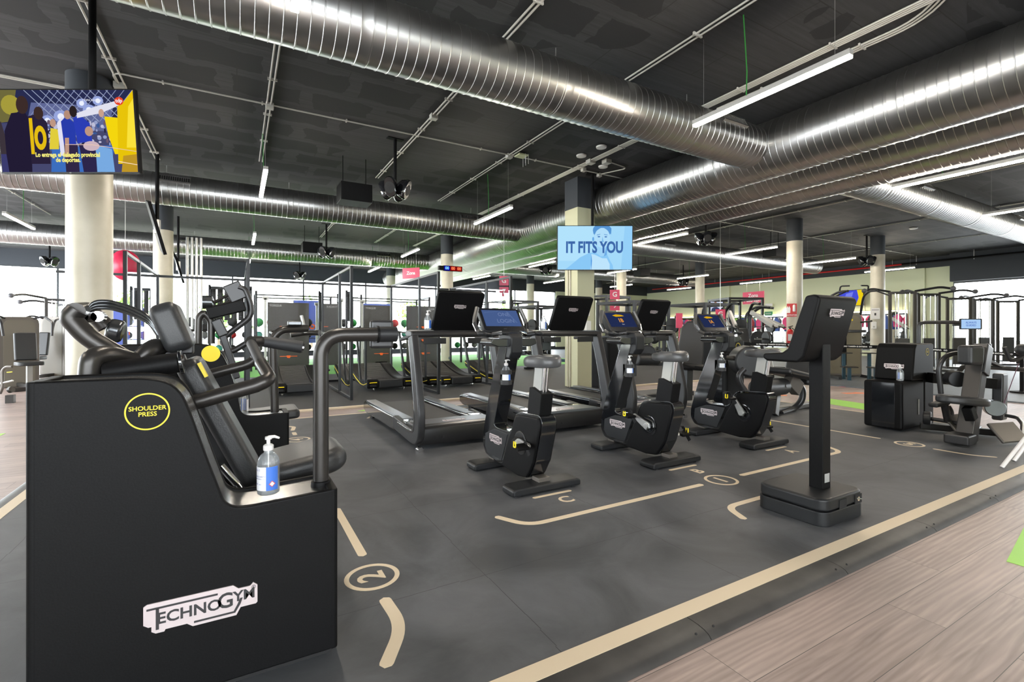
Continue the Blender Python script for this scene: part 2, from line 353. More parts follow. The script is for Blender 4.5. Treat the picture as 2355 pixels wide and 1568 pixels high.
# markings on the mat
def line(pts, w, name='line_marking', r=.25, par=None):
    pts = [Vector((p[0], p[1], 0)) for p in pts]; pts = fillet(pts, r, 8) if len(pts) > 2 else pts
    L_, R_ = [], []
    for i, p in enumerate(pts):
        t = (pts[min(i+1, len(pts)-1)]-pts[max(i-1, 0)]).normalized(); n = Vector((-t.y, t.x, 0))*w/2; L_.append(p+n); R_.append(p-n)
    def cap(c, d):
        a0 = math.atan2(d.y, d.x); return [(c.x+w/2*math.cos(a0+a), c.y+w/2*math.sin(a0+a)) for a in (PI/3, 0, -PI/3)]
    out = [(p.x, p.y) for p in L_]+cap(pts[-1], pts[-1]-pts[-2])+[(p.x, p.y) for p in R_[::-1]]+cap(pts[0], pts[0]-pts[1])
    b = MB(); b.prism(out, 'z', .0004, .0014); return b.build(name, CREAM, par or mt, flat=True)
def mark(s, x, y, size, rz):
    ORG0[0] = Vector((0, 0, 0)); text('letter_marking', s, size, CREAM, mt, Matrix.Translation((x, y, .001)) @ Matrix.Rotation(rz, 4, 'Z'), bold=size*.02)
def station(s, x, y, rz, r=.125):
    b = MB(); b.ring((x, y, .0004), r-.022, r, .001); b.build('circle_marking', CREAM, mt, flat=True); mark(s, x, y, .17, rz)
line([(1.40, 2.62), (1.50, 2.42), (3.01, 2.42)], .045); station('1', 3.245, 2.42, 0); line([(3.5, 2.42), (5.0, 2.42), (5.10, 2.60)], .045)
line([(2.70, 1.86), (2.78, 2.03), (3.6, 2.03)], .045)
line([(.56, 3.25), (.56, 2.53)], .045); station('2', .55, 2.28, PI/2); line([(.55, 2.05), (.56, 1.84), (.45, 1.66)], .05, r=.15)
line([(.56, 4.12), (.62, 4.14)], .045); line([(.56, 5.95), (.56, 5.82)], .045); station('4', .56, 5.55, PI/2); line([(.56, 5.28), (.56, 4.6)], .045); line([(.56, 6.1), (.60, 6.32), (.48, 6.4)], .045)
line([(5.97, 3.95), (5.97, 2.52)], .035); station('5', 5.94, 2.24, -PI/2); line([(5.9, 2.02), (5.90, 1.76), (6.0, 1.62)], .035); line([(5.97, 5.8), (5.97, 4.6)], .035)
line([(1.5, 6.45), (1.6, 6.62), (4.8, 6.62)], .035); 
for xx, s in ((1.93, 'C'), (3.26, 'B'), (4.58, 'A')):
    line([(xx-.15, 2.80), (xx+.15, 2.80)], .03, name='short_marking'); mark(s, xx+.02, 2.665, .15, 0)
# other floors
b = struct(MB().bb(-1.5, 13.0, 7.68, 13.6, -.029, -.004).build('floor_rubber', RUB2, flat=True))
MB().bb(-1.5, 13.0, 7.60, 7.68, -.029, -.0035).build('border_line', CREAM, b, flat=True)
struct(MB().bb(-1.6, 12.0, 13.6, 21.5, -.029, -.002).build('floor_turf', TURF, flat=True))
g = struct(MB().bb(11.1, XW, YB+3, YW, -.0295, -.008).build('floor_weights', RUB3, flat=True))
# painted arrows on the wood
GRN = mat('green_floor_paint', srgb(150, 215, 70), .5); PNK = mat('pink_floor_paint', srgb(240, 90, 130), .5); ORN = mat('orange_floor_paint', srgb(240, 130, 80), .5)
def arrow(x, y, L_, w, rz, m, lab):
    b = MB(); b.M = Matrix.Translation((x, y, 0)) @ Matrix.Rotation(rz, 4, 'Z')
    b.prism([(-L_/2, -w/4), (L_*.1, -w/4), (L_*.1, -w/2), (L_/2, 0), (L_*.1, w/2), (L_*.1, w/4), (-L_/2, w/4)], 'z', -.0295, -.028)
    return tag(b.build('floor_arrow', m, flat=True), lab, 'floor arrow', 'painted floor arrows')
p = at(855, 936, Z=-.03); arrow(p.x, 7.28, .55, .22, PI, GRN, 'small green arrow painted on the wood walkway behind the treadmills')
b = MB(); b.prism([(8.15, 3.55), (8.75, 3.55), (9.0, 4.6), (8.4, 4.6)], 'z', -.0295, -.028); b.i = 1
tag(b.build('floor_arrow', [GRN, TEXTW], flat=True), 'wide bright green patch painted on the wood floor behind the kiosk', 'floor marking', 'painted floor arrows')
q = at(1760, 907, Z=-.03); arrow(q.x, q.y, .7, .3, 2.2, ORN, 'orange arrow on the wood floor behind the seated leg machine')
q = at(1970, 904, Z=-.03); arrow(q.x, q.y, .55, .3, -.4, ORN, 'orange arrow on the wood floor left of the black machine tower')
q = at(1958, 889, Z=-.03); arrow(q.x, q.y, .5, .3, -.4, PNK, 'pink arrow on the wood floor, furthest of the painted arrows')
q = at(810, 0+1690*.5, Z=-.03) if False else at(1650, 900, Z=-.03); arrow(q.x, q.y, .7, .3, 2.8, GRN, 'green arrow on the wood floor seen behind the right exercise bike')
b = MB(); b.prism([(3.42, .88), (4.1, .98), (4.1, .60), (3.42, .72)], 'z', -.0295, -.028); tag(b.build('floor_arrow', GRN, flat=True), 'lime green floor sticker at the right edge, on the planks in front of the mat', 'floor marking')
q = at(5, 1000, Z=-.03); b = MB(); b.bb(q.x-.3, q.x, q.y-.1, q.y+.1, -.0295, -.028); tag(b.build('floor_arrow', GRN, flat=True), 'small green mark at the left edge on the wood floor', 'floor marking')
# walls
def wall(name, *bs):
    b = MB()
    for q in bs: b.i = q[6] if len(q) > 6 else 0; b.bb(*q[:6])
    return struct(b.build(name, [GREENP, DGREY], flat=True))
wall('wall_right', (XW, XW+.3, 8.1, YW+.3, -.03, 3.82), (XW, XW+.3, 8.1, YW+.3, 3.82, CZ, 1), (XW-.35, XW+.3, YB-.3, 8.1, 3.15, CZ, 1), (XW, XW+.3, YB-.3, -3, -.03, 3.15))
for y in (9.3, 14.6, 18.6): struct(MB().bb(XW-.12, XW, y-.3, y+.3, -.03, 3.82).build('trim_%d' % int(y), GREENP, flat=True))
wall('wall_window', (XL-.3, XW, YW, YW+.3, 3.65, CZ, 1), (XL-.3, XW, YW, YW+.3, -.13, .15, 1), (17.5, XW, YW, YW+.3, .15, 3.65, 0))
wall('wall_left', (XL-.3, XL, YB-.3, YW, -.13, .3, 1), (XL-.3, XL, YB-.3, YW, 3.65, CZ, 1), (XL-.3, XL, YB-.3, 4, .3, 3.65, 0))
wall('wall_back', (XL, XW, YB-.3, YB, -.13, .4, 0), (XL, XW, YB-.3, YB, 3.2, CZ, 1), (3, XW, YB-.3, YB, .4, 3.2, 0))
# windows
WFR = mat('window_frame', (.03, .035, .04), .4, .4)
def window(i, ax, c, a0, a1, z0, z1, n):
    f = MB(); w = .06
    def bb(u0, u1, z0_, z1_, t=.05):
        (f.bb(c-t, c+t, u0, u1, z0_, z1_) if ax == 'x' else f.bb(u0, u1, c-t, c+t, z0_, z1_))
    bb(a0, a1, z0, z0+w); bb(a0, a1, z1-w, z1)
    for k in range(n+1): u = a0+(a1-a0)*k/n; bb(u-w/2, u+w/2, z0+w, z1-w)
    o = struct(f.build('window_%d' % i, WFR, flat=True)); ORG0[0] = Vector((0, 0, 0))
    g_ = MB()
    for k in range(n):
        u0 = a0+(a1-a0)*k/n+w/2; u1 = a0+(a1-a0)*(k+1)/n-w/2
        g_.poly([(c, u0, z0+w), (c, u1, z0+w), (c, u1, z1-w), (c, u0, z1-w)] if ax == 'x' else [(u0, c, z0+w), (u1, c, z0+w), (u1, c, z1-w), (u0, c, z1-w)])
    g_.build('pane', GLASS, o, flat=True)
window(1, 'y', YW+.1, XL, 17.5, .15, 3.65, 9)
window(2, 'x', XL-.1, 4, YW, .3, 3.65, 6)
window(3, 'x', XW+.05, -3, 8.1, -.03, 3.15, 3)
window(4, 'y', YB-.15, XL, 3, .4, 3.2, 4)  # unseen window behind the camera, added to let in soft fill light
# columns
def column(x, y, r, lab, hid=False):
    t = thing('column', lab, 'column', (x, y, -.03), world=True); t['kind'] = 'structure'
    b = MB(); b.lathe([(r, -.03), (r, 3.66)], (x, y, 0), 40); b.build('shaft', CONC, t)
    b = MB(); b.lathe([(r+.003, 3.66), (r+.003, CZ)], (x, y, 0), 40); b.build('painted_band', DGREY, t)
    return t
for x, y, r, l in ((-1.58, 7.76, .225, 'thick round concrete column behind the left television'), (-1.6, 14.8, .21, 'round concrete column second back on the left, behind the left one'), (6.0, 14.8, .2, 'round column carrying the red and blue digital timer'),
                (6.1, 21.8, .2, 'round column standing on the green turf near the windows'), (13.59, 7.78, .2, 'round concrete column with the red extinguisher sign'), (18.39, 7.8, .2, 'round concrete column at right with a white paper notice'),
                (13.6, 14.8, .2, 'round column just right of the central square column'), (18.35, 14.8, .2, 'round column left of the small wall television'), (13.6, 21.8, .2, 'far round column by the bright windows, left of the square column'), (18.3, 21.8, .2, 'far round column right of the square column')):
    column(x, y, r, l)
t = thing('square_column', 'square central column with pale green paint and dark top', 'column', (6.18, 8.0, -.03), world=True); t['kind'] = 'structure'
SQP = mat('square_column_paint', srgb(186, 186, 156), .6)
MB().bb(5.97, 6.40, 7.77, 8.2, -.03, 3.66).build('shaft', SQP, t, bev=.004)
MB().bb(5.967, 6.403, 7.767, 8.203, 3.66, CZ).build('painted_band', DGREY, t)
b = MB(); b.tube([(5.955, 8.0, -.02), (5.955, 8.0, 3.0)], .018, 8); b.tube([(5.955, 8.08, -.02), (5.955, 8.08, 3.0)], .012, 8); b.build('cable_pipe', CONC, t)
PPR = at(1348, 708, Y=7.765)
tag(MB().bb(PPR.x-.085, PPR.x+.085, 7.755, 7.765, PPR.z-.16, PPR.z+.13).build('paper_notice', PAPER), 'white paper notice taped to the square central column', 'notice')
b = MB(); b.bb(PPR.x-.06, PPR.x+.07, 7.68, 7.765, 1.14, 1.36); tag(b.build('soap_dispenser', WHITE, bev=.02), 'white sanitiser dispenser on the square column under the notice', 'dispenser')
# ---------------------------------------------------------------- ducts
def duct_mat():
    m, nt, b = nodes_mat('galvanised_duct'); L = nt.links.new
    b.inputs['Metallic'].default_value = 1; b.inputs['Base Color'].default_value = (.47, .47, .465, 1); b.inputs['Roughness'].default_value = .24
    tc = N(nt, 'ShaderNodeTexCoord'); nz = N(nt, 'ShaderNodeTexNoise', i_Scale=3., i_Detail=6.); L(tc.outputs['Object'], nz.inputs['Vector'])
    r = N(nt, 'ShaderNodeMapRange'); r.inputs[3].default_value = .24; r.inputs[4].default_value = .42; L(nz.outputs['Fac'], r.inputs[0]); L(r.outputs[0], b.inputs['Roughness'])
    n2 = N(nt, 'ShaderNodeTexNoise', i_Scale=1.6, i_Detail=3.); L(tc.outputs['Object'], n2.inputs['Vector'])
    bp = N(nt, 'ShaderNodeBump', i_Strength=.035, i_Distance=.01); L(n2.outputs['Fac'], bp.inputs['Height']); L(bp.outputs[0], b.inputs['Normal'])
    return m
DUCT = duct_mat()
def duct(lab, ax, c, z, r, a0, a1, vents=(), collars=2.4, cap=False):
    mid = (a0+a1)/2; loc = (c, mid, z) if ax == 'y' else (mid, c, z)
    t = thing('air_duct', lab, 'air duct', loc, world=True, group='spiral ventilation ducts')
    prof = [(r, a0)]; n = int((a1-a0)/.098); st = (a1-a0)/n           # raised spiral seams every 14.5 cm
    for i in range(n):
        a = a0+st*(i+.5); prof += [(r, a-.006), (r+.0045, a-.002), (r+.0045, a+.002), (r, a+.006)]
    prof.append((r, a1))
    b = MB(); b.lathe([(p[0], p[1]) for p in prof], (0, c, z) if ax == 'x' else (c, 0, z), 44, ax); b.build('duct_shell', DUCT, t, ang=.35)
    k = a0+collars*.5
    while k < a1:
        b = MB(); b.lathe([(r+.001, k-.05), (r+.007, k-.045), (r+.005, k-.03), (r+.005, k+.03), (r+.007, k+.045), (r+.001, k+.05)], (0, c, z) if ax == 'x' else (c, 0, z), 44, ax); cl = b.build('collar', DUCT, t, ang=.35)
        b = MB(); p = (k, c, z+r) if ax == 'x' else (c, k, z+r); b.cyl(p, (p[0], p[1], CZ), .004, 6); b.build('hanger_rod', SILV, t); k += collars
    for v, side in vents:                                    # grille boxes on the flank
        g_ = MB(); sg = side
        a = math.radians(28)
        M = Matrix.Translation((v, c, z) if ax == 'x' else (c, v, z)) @ (Matrix.Rotation(PI/2 if ax == 'y' else 0, 4, 'Z')) @ Matrix.Rotation(-a*sg, 4, 'X')
        g_.M = M; y = -(r+.008)*1 if sg > 0 else (r+.008)
        g_.bb(-.25, .25, y-.02, y+.02, .05, .07); g_.bb(-.25, .25, y-.02, y+.02, -.07, -.05); g_.bb(-.25, -.235, y-.02, y+.02, -.05, .05); g_.bb(.235, .25, y-.02, y+.02, -.05, .05)
        fr = g_.build('grille', DUCT, t)
        g_ = MB(); g_.M = M; g_.bb(-.235, .235, y-.004, y+.01, -.05, .05); g_.build('grille_opening', BLACKF, fr)
        g_ = MB(); g_.M = M
        for i in range(15): g_.bb(-.235+i*.0335-.003, -.235+i*.0335+.003, y-.015, y+.015, -.05, .05)
        g_.build('grille_fins', SILV, fr)
    return t
DZ = 3.82
duct('largest main duct, nearest of the three parallel ones', 'y', 6.84, DZ, .405, -5.8, 24.5)
duct('middle one of the three parallel main ducts', 'y', 7.80, DZ, .405, -5.8, 24.5)
duct('furthest of the three parallel main ducts, above the hanging tube lights', 'y', 8.75, DZ, .37, -5.8, 24.5)
duct('big branch duct crossing the top of the picture', 'x', 4.36, DZ, .294, -8.5, 6.48, [(5.75, 1), (2.2, -1)], 2.1)
duct('branch duct behind the left television, joining the main ducts', 'x', 11.1, DZ, .294, -8.5, 6.48, [(-1.0, 1), (5.0, 1)], 2.1)
duct('branch duct with green turf reflection, above the glass partitions', 'x', 18.0, DZ, .294, -8.5, 6.48, [(-1.3, 1), (4.7, 1)], 2.1)
duct('branch duct leaving the main ducts towards the right edge', 'x', 4.36, DZ, .294, 9.1, 24, [(11.6, 1), (17, 1)], 2.1)
duct('branch duct running right from behind the central television', 'x', 11.1, DZ, .294, 9.1, 20.9, [(12.0, 1), (18.5, 1)], 2.1)
duct('distant short branch duct right of the square column', 'x', 17.6, DZ, .27, 9.1, 21.5, [(20.4, 1), (10.3, 1)], 2.1)
# ---------------------------------------------------------------- tube lights
TL = emi('tube_light', (1.0, .89, .74), TUBE)
HOUS = mat('lamp_housing', (.35, .34, .32), .4)
def tube_light(x, y, lab, L_=1.55):
    t = thing('ceiling_light', lab, 'ceiling light', (x, y, 3.4), group='hanging tube lights')
    MB().bb(-.03, .03, -L_/2, L_/2, .0, .045).build('housing', HOUS, t)
    b = MB(); b.bb(-.027, .027, -L_/2, L_/2, -.024, -.0005); b.build('diffuser', TL, t, bev=.006)
    b = MB()
    for yy in (-L_*.42, L_*.42): b.cyl((0, yy, .045), (0, yy, CZ-3.4), .0018, 5)
    b.build('hanging_wire', SILV, t, flat=True)
    b = MB(); b.tube([(0, L_*.1, .045), (.01, L_*.1, .3), (0, L_*.12, CZ-3.4)], .006, 6); b.build('green_cable', GREENW, t)
    return t
LIGHTS = [(4.34, 2.8, 'brightest long tube light at upper right, in front of the near duct'), (.35, 2.9, 'tube light cut by the top edge in front of the big branch duct'),
 (8.95, 2.82, 'tube light cut by the right edge under the main ducts'), (8.98, 8.36, 'tube light just right of the central television'), (12.51, 8.4, 'tube light beyond the speaker cluster, left of the red-signed column'),
 (16.5, 8.36, 'tube light between the two right round columns'), (12.6, 2.8, 'short end of a tube light at the right edge, below the brighter one'), (20.78, 8.46, 'tube light crossing behind the rightmost round column'),
 (4.33, 8.36, 'tube light left of the square column, above its treadmills'), (.35, 8.29, 'vertical looking tube light between the left television and the speakers'), (.36, 13.35, 'smaller tube light seen straight below the near vertical one'),
 (-3.87, 13.6, 'tube light at the left edge beneath the television'), (4.33, 13.5, 'tube light left of the red and blue timer'), (4.35, 17.8, 'tube light near the pink hanging sign, seen end on'),
 (8.9, 13.55, 'tube light left of the central television, nearer one'), (8.9, 18.15, 'dim far tube light left of the central television'), (12.5, 18.05, 'far tube light just left of the square column'),
 (12.53, 13.63, 'tube light partly behind the central television lower edge'), (16.4, 13.6, 'tube light in front of the column left of the wall television'), (20.4, 17.8, 'most distant tube light on the green wall side'),
 (16.55, 18.04, 'small far tube light beside the column right of the square one'), (20.72, 13.65, 'tube light holding the pink free weights sign'),
 (-3.87, 8.4, None), (4.33, -3.0, None), (.35, -3.0, None), (8.95, -3.0, None), (12.6, -2.6, None), (16.5, 2.8, None), (20.78, 2.8, None), (.35, 18, None), (-3.87, 18, None), (-3.87, 2.8, None)]
for x, y, l in LIGHTS:
    tube_light(x, y, l or 'tube light hanging outside the picture in the same rows')
# ================================================================ sanitiser bottles
BOTC = GLASS.copy(); BOTC.name = 'clear_bottle'
_n = BOTC.node_tree; _o = _n.nodes['Material Output']; _s = _o.inputs[0].links[0].from_socket; _d = _n.nodes.new('ShaderNodeBsdfDiffuse'); _d.inputs[0].default_value = (.75, .80, .84, 1); _m = _n.nodes.new('ShaderNodeMixShader'); _m.inputs[0].default_value = .16
_n.links.new(_s, _m.inputs[1]); _n.links.new(_d.outputs[0], _m.inputs[2]); _n.links.new(_m.outputs[0], _o.inputs[0])
for _q in _n.nodes:
    if _q.type == 'FRESNEL': _q.inputs[0].default_value = 1.5
PUMP = mat('pump_white', (.72, .71, .70), .35)
def bottle(lab, loc, rz=0., s=1., frontal=True):
    t = thing('sanitiser_bottle', lab, 'bottle', loc, rz, 'pump bottles of hand sanitiser'); t.scale = (s, s, s)
    MB().lathe([(.030, 0), (.035, .004), (.0355, .012), (.0355, .105), (.033, .120), (.024, .135), (.015, .142), (.0135, .148), (.0135, .152)], (0, 0, 0), 24).build('bottle_body', BOTC, t)
    p = MB().lathe([(.016, .150), (.0165, .152), (.0165, .166), (.012, .170), (.006, .172), (.006, .186), (.011, .187), (.011, .196), (.004, .198)], (0, 0, 0), 18)
    p.tube([(0, 0, .194), (.02, 0, .196), (.036, 0, .190)], [.006, .005, .0035], 8); p.cyl((0, 0, .15), (0, 0, .015), .002, 6); p.build('pump', PUMP, t)
    # wrap-round label: white part and blue part
    def wrap(a0, a1, m, nm, r=.0362, z0=.018, z1=.098):
        b = MB(); n = 10; vs = []
        for z in (z0, z1):
            for k in range(n+1): a = math.radians(a0+(a1-a0)*k/n); vs.append((r*math.cos(a), r*math.sin(a), z))
        b.add(vs, [(k, k+1, n+2+k, n+1+k) for k in range(n)]); return b.build(nm, m, t)
    wrap(-175, -85, mat('label_white', (.75, .76, .80), .5), 'label'); l2 = wrap(-85, -20, BLUEL, 'label_blue_panel')
    if frontal:
        b = MB(); a = math.radians(-55); c = Vector((.0366*math.cos(a), .0366*math.sin(a), .040)); u = Vector((-math.sin(a), math.cos(a), 0))
        b.add([c+u*.011, c+Vector((0, 0, .011)), c-u*.011, c-Vector((0, 0, .011))], [(0, 1, 2, 3)]); b.build('hazard_symbol', mat('red_line', (.6, .05, .05), .5), l2, flat=True)
        c2 = c+Vector((math.cos(a), math.sin(a), 0))*.0003; b = MB(); b.add([c2+u*.008, c2+Vector((0, 0, .008)), c2-u*.008, c2-Vector((0, 0, .008))], [(0, 1, 2, 3)]); b.build('hazard_field', PAPER, l2, flat=True)
        for s_, z, sz in (('sol', .088, .013), ('HIGIENIZANTE', .066, .0068), ('HIDROALCOHOLICO', .058, .005), ('500 ml', .040, .007)):
            for i, ch in enumerate(s_):
                w = sz*.72; an = math.radians(-128)+(i-len(s_)/2)*w/.0366
                if an < math.radians(-178): continue
                n_ = Vector((math.cos(an), math.sin(an), 0)); text('label_lettering', ch, sz, mat('label_ink', (.05, .07, .25), .5), l2, frame(n_*.0366+Vector((0, 0, z)), (-math.sin(an), math.cos(an), 0), (0, 0, 1)), ext=.0001)
    return t
def holder(parent, c, r=.045):            # black two-ring strap holder
    b = MB(); n = 22
    for z in (-.035, .045):
        vs = []; 
        for rr in (r-.003, r):
            for zz in (z-.017, z+.017):
                for k in range(n): a = 2*PI*k/n; vs.append((c[0]+rr*math.cos(a), c[1]+rr*math.sin(a), c[2]+zz))
        fs = []
        for k in range(n):
            j = (k+1) % n; fs += [(k, j, n+j, n+k), (2*n+k, 3*n+k, 3*n+j, 2*n+j), (k, 2*n+k, 2*n+j, j), (n+k, n+j, 3*n+j, 3*n+k)]
        b.add(vs, fs)
    b.cyl((c[0], c[1], c[2]-.0505), (c[0], c[1], c[2]-.055), r, n); b.bb(c[0]-.012, c[0]+.012, c[1]+r-.002, c[1]+r+.03, c[2]-.05, c[2]+.06)
    return b.build('bottle_holder', mat('holder_black', (.022, .022, .024), .6), parent)
# ================================================================ exercise bike (user sits at y=0.1, faces +y)
SCRB = emi('bike_screen_blue', srgb(34, 44, 80), 1.)
SCRL = emi('bike_screen_login', srgb(70, 92, 140), 1.)
def bike(loc, lab, scr, crank, m_scr):
    t = thing('exercise_bike', lab, 'exercise bike', loc)
    fr = [(.55, 1.03), (.74, .59), (.845, .27), (.85, .17), (.80, .095), (.71, .08), (.42, .065), (.22, .05), (.10, .06), (.05, .10), (-.01, .2), (-.06, .36), (-.095, .48), (-.085, .525), (-.05, .55), (.2, .535), (.27, .515), (.305, .47), (.34, .385), (.38, .355), (.60, .352), (.645, .37), (.57, .56), (.42, 1.03)]
    fr = [(p.x, p.y) for p in fillet([(a, b_, 0) for a, b_ in fr]+[(fr[0][0], fr[0][1], 0)], .025, 2)][:-1]
    MB().prism(fr, 'x', -.062, .062).build('frame', GLOSSY, t, bev=.008)
    b = MB()                                                   # matt side shells
    body = [(.60, .075), (.42, .062), (.22, .05), (.10, .065), (.06, .11), (.0, .2), (-.05, .36), (-.083, .48), (-.06, .53), (.19, .515), (.25, .50), (.285, .455), (.32, .375), (.37, .30), (.47, .10)]
    for s_ in (-1, 1): b.prism(body, 'x', s_*.055, s_*.080)
    b.build('side_cover', BLACK, t, bev=.012, seg=3)
    b = MB()
    for s_ in (-1, 1): b.prism([(.50, .10), (.40, .33), (.58, .335), (.64, .33), (.79, .27), (.80, .16), (.75, .11)], 'x', s_*.055, s_*.066)
    b.build('lower_panel', DARK, t, bev=.004)
    badge(t, frame((-.067, .60, .255), (0, -1, 0), (0, 0, 1)), .21)
    for s_, nm in ((0, 'rear_foot'), (1, 'front_foot')):
        yy, w = ((.0, .58), (.70, .50))[s_]
        b = MB(); b.prism([(x*1., z) for x, z in [(-w/2, .008), (-w/2, .05), (-w/2+.03, .062), (w/2-.03, .062), (w/2, .05), (w/2, .008)]], 'y', yy-.085, yy+.085); b.build(nm, DARK, t, bev=.014, seg=3)
        b = MB(); b.bb(-.05, .05, yy-.03, yy+.06, .055, .09); b.build('foot_bracket', GREYM, t, bev=.004)
    for x in (-.23, .23): MB().cyl((x, -.05, 0), (x, -.05, .012), .02).build('rubber_foot', BLACKF, t)
    # crank and pedals
    cy, cz = .175, .31
    for s_ in (-1, 1):
        d = MB().lathe([(.088, 0), (.088, .004), (.076, .006), (.05, .002)] if s_ > 0 else [(.05, -.002), (.076, -.006), (.088, -.004), (.088, 0)], (s_*.080, cy, cz), 28, 'x'); rec = d.build('crank_recess', GLOSSY, t)
        a = math.radians(crank)+(0 if s_ < 0 else PI); L_ = .17; e = Vector((s_*.112, cy+L_*math.cos(a), cz+L_*math.sin(a))); c0 = Vector((s_*.105, cy, cz))
        u = (e-c0).normalized(); v = Vector((1, 0, 0)).cross(u)
        pts = [c0+v*.034-u*.012, c0+u*.0+v*.036, e+v*.017, e+u*.017, e-v*.017, c0-v*.036, c0-v*.034-u*.012, c0-u*.036]
        b = MB(); n = len(pts); b.add([p-Vector((.011, 0, 0)) for p in pts]+[p+Vector((.011, 0, 0)) for p in pts], [tuple(range(n)), tuple(range(2*n-1, n-1, -1))]+[(i, (i+1) % n, n+(i+1) % n, n+i) for i in range(n)])
        b.cyl(c0-Vector((.02, 0, 0)), c0+Vector((.014, 0, 0)) if s_ > 0 else c0+Vector((.02, 0, 0)), .026); cr = b.build('crank_arm', SILV, t, bev=.003)
        p = e+Vector((s_*.065, 0, 0))
        pd = MB().box(p, (.10, .09, .022), (.15, 0, 0)); pd.cyl(e, p, .009, 10); pd_ = pd.build('pedal', BLACK, t, bev=.006)
        arc = [p+Vector((s_*.02*0+dx, dy, dz)) for dx, dy, dz in ((-.05, .02, 0), (-.05, .03, .045), (-.02, .035, .062), (.03, .035, .06), (.05, .03, .03), (.05, .0, -.02), (.052, -.03, -.06))]
        b = MB()
        for q0, q1 in zip(arc, arc[1:]): b.bar(q0, q1, .004, .034, (0, 1, 0))
        b.build('pedal_strap', BLACKF, pd_); b = MB(); q = p+Vector((.052*(-1 if s_ < 0 else 1), -.0, .02)); b.tube([q+Vector((0, -.01, .025)), q+Vector((0, -.012, -.015)), q+Vector((0, .014, -.015)), q+Vector((0, .012, .025))], .005, 8, .008); b.build('strap_buckle', YEL, pd_)
    # seat column
    b = MB(); b.prism([(.135, .50), (.095, .735), (.055, .74), (-.068, .70), (-.035, .50)], 'x', -.052, .052); b.build('seat_tube', BLACK, t, bev=.006)
    b = MB(); b.prism([(.088, .70), (.055, .90), (-.04, .90), (-.01, .70)], 'x', -.030, .030); b.build('seat_post', SILVP, t, bev=.006)
    b = MB(); b.cyl((-.012, -.025, .69), (-.012, -.055, .895), .010); b.cyl((.012, -.025, .69), (.012, -.055, .895), .010); b.build('seat_rods', CHROME, t)
    s = MB(); n = 28; vs = []; L0, L1 = -.15, .20
    for zi, (sc, z, up) in enumerate(((.85, .888, 0), (1.06, .890, 0), (1.10, .922, 0), (1.07, .952, 1), (.88, .964, 1), (.45, .960, 1))):
        for k in range(n):
            a = 2*PI*k/n; cx, sy = math.cos(a), math.sin(a); f = (sy+1)/2; w = .135*(1-f)**.55*1.0+.028 if f > .30 else .125
            wy = w; y = .0+(L1-L0)*.5*sy+.025; dip = up*(.014*(abs(cx)**2)*(1 if sy < .2 else 0)-.006*(1-abs(cx)))
            vs.append((cx*wy*sc, y*sc if sy > 0 else y*sc, z+dip+(.012 if sy < -.6 and up else 0)))
    fs = []
    for i in range(5):
        for k in range(n): j = (k+1) % n; fs.append((i*n+k, i*n+j, (i+1)*n+j, (i+1)*n+k))
    fs += [tuple(range(n)), tuple(5*n+k for k in range(n))[::-1]]; s.add(vs, fs); sd = s.build('saddle', SADDLE, t, ang=1.2); sd.modifiers.new('sub', 'SUBSURF').levels = 1; sd.modifiers['sub'].render_levels = 1
    # tray, console
    b = MB(); b.prism([(-.21, 1.045), (-.215, 1.06), (-.2, 1.09), (.2, 1.09), (.215, 1.06), (.21, 1.045), (.15, 1.025), (-.15, 1.025)], 'y', .40, .60); b.build('accessory_tray', GUN, t, bev=.01)
    b = MB(); b.prism([(.39, 1.13), (.36, 1.10), (.36, .98), (.40, .93), (.56, .93), (.58, 1.0), (.57, 1.12), (.50, 1.145)], 'x', -.055, .055); b.build('console_neck', DARK, t, bev=.012)
    ux, uy = Vector((1, 0, 0)), Vector((0, .36, .50)).normalized(); M = frame((0, .625, 1.232), ux, uy)
    b = MB(); b.M = M; b.prism(rrect(-.195, -.118, .195, .125, .025), 'z', -.022, .018); con = b.build('console', DARK, t, bev=.005)
    b = MB(); b.M = M; b.prism(rrect(-.188, -.111, .188, .118, .02), 'z', .0181, .0195); b.build('console_glass', mat('console_gloss', (.005, .006, .009), .25), con, flat=True)
    b = MB(); b.M = M; b.prism(rrect(-.168, -.066, .168, .100, .003), 'z', .0196, .0204); b.build('screen', m_scr, con, flat=True)
    if scr == 'login':
        mt_ = emi('login_grey', srgb(110, 128, 170), 1.)
        text('screen_lettering', 'ONE\nLOGIN', .054, mt_, con, M @ Matrix.Translation((.03, .02, .021)), line=1.25, ext=.0002)
        b = MB(); b.M = M; b.prism([(.06, .09), (.075, .09), (.14, -.03), (.125, -.03)], 'z', .0205, .0208); b.prism([(-.15, .07), (-.02, .085), (-.02, .089), (-.15, .075)], 'z', .0205, .0208); b.build('screen_graphic', emi('login_grey2', srgb(84, 106, 152), 1.), con, flat=True)
    else:
        text('screen_lettering', scr, .062, emi('scr_orange', srgb(225, 150, 60), 1.), con, M @ Matrix.Translation((-.01, .01, .021)), bold=.002, ext=.0002)
        b = MB(); b.M = M; b.prism([(-.09, .07), (-.04, .085), (.03, .08), (.06, .065), (.02, .06), (-.05, .055)], 'z', .0206, .021); b.build('screen_graphic', emi('scr_yellow', srgb(215, 165, 20), 1.), con, flat=True)
        text('screen_lettering', 'Start', .016, emi('scr_white', srgb(200, 205, 215), 1.), con, M @ Matrix.Translation((.0, -.035, .021)), ext=.0002)
    b = MB(); b.M = M; b.prism(rrect(-.014, -.098, .014, -.088, .004), 'z', .0196, .021); b.build('console_button', CHROME, con, flat=True)
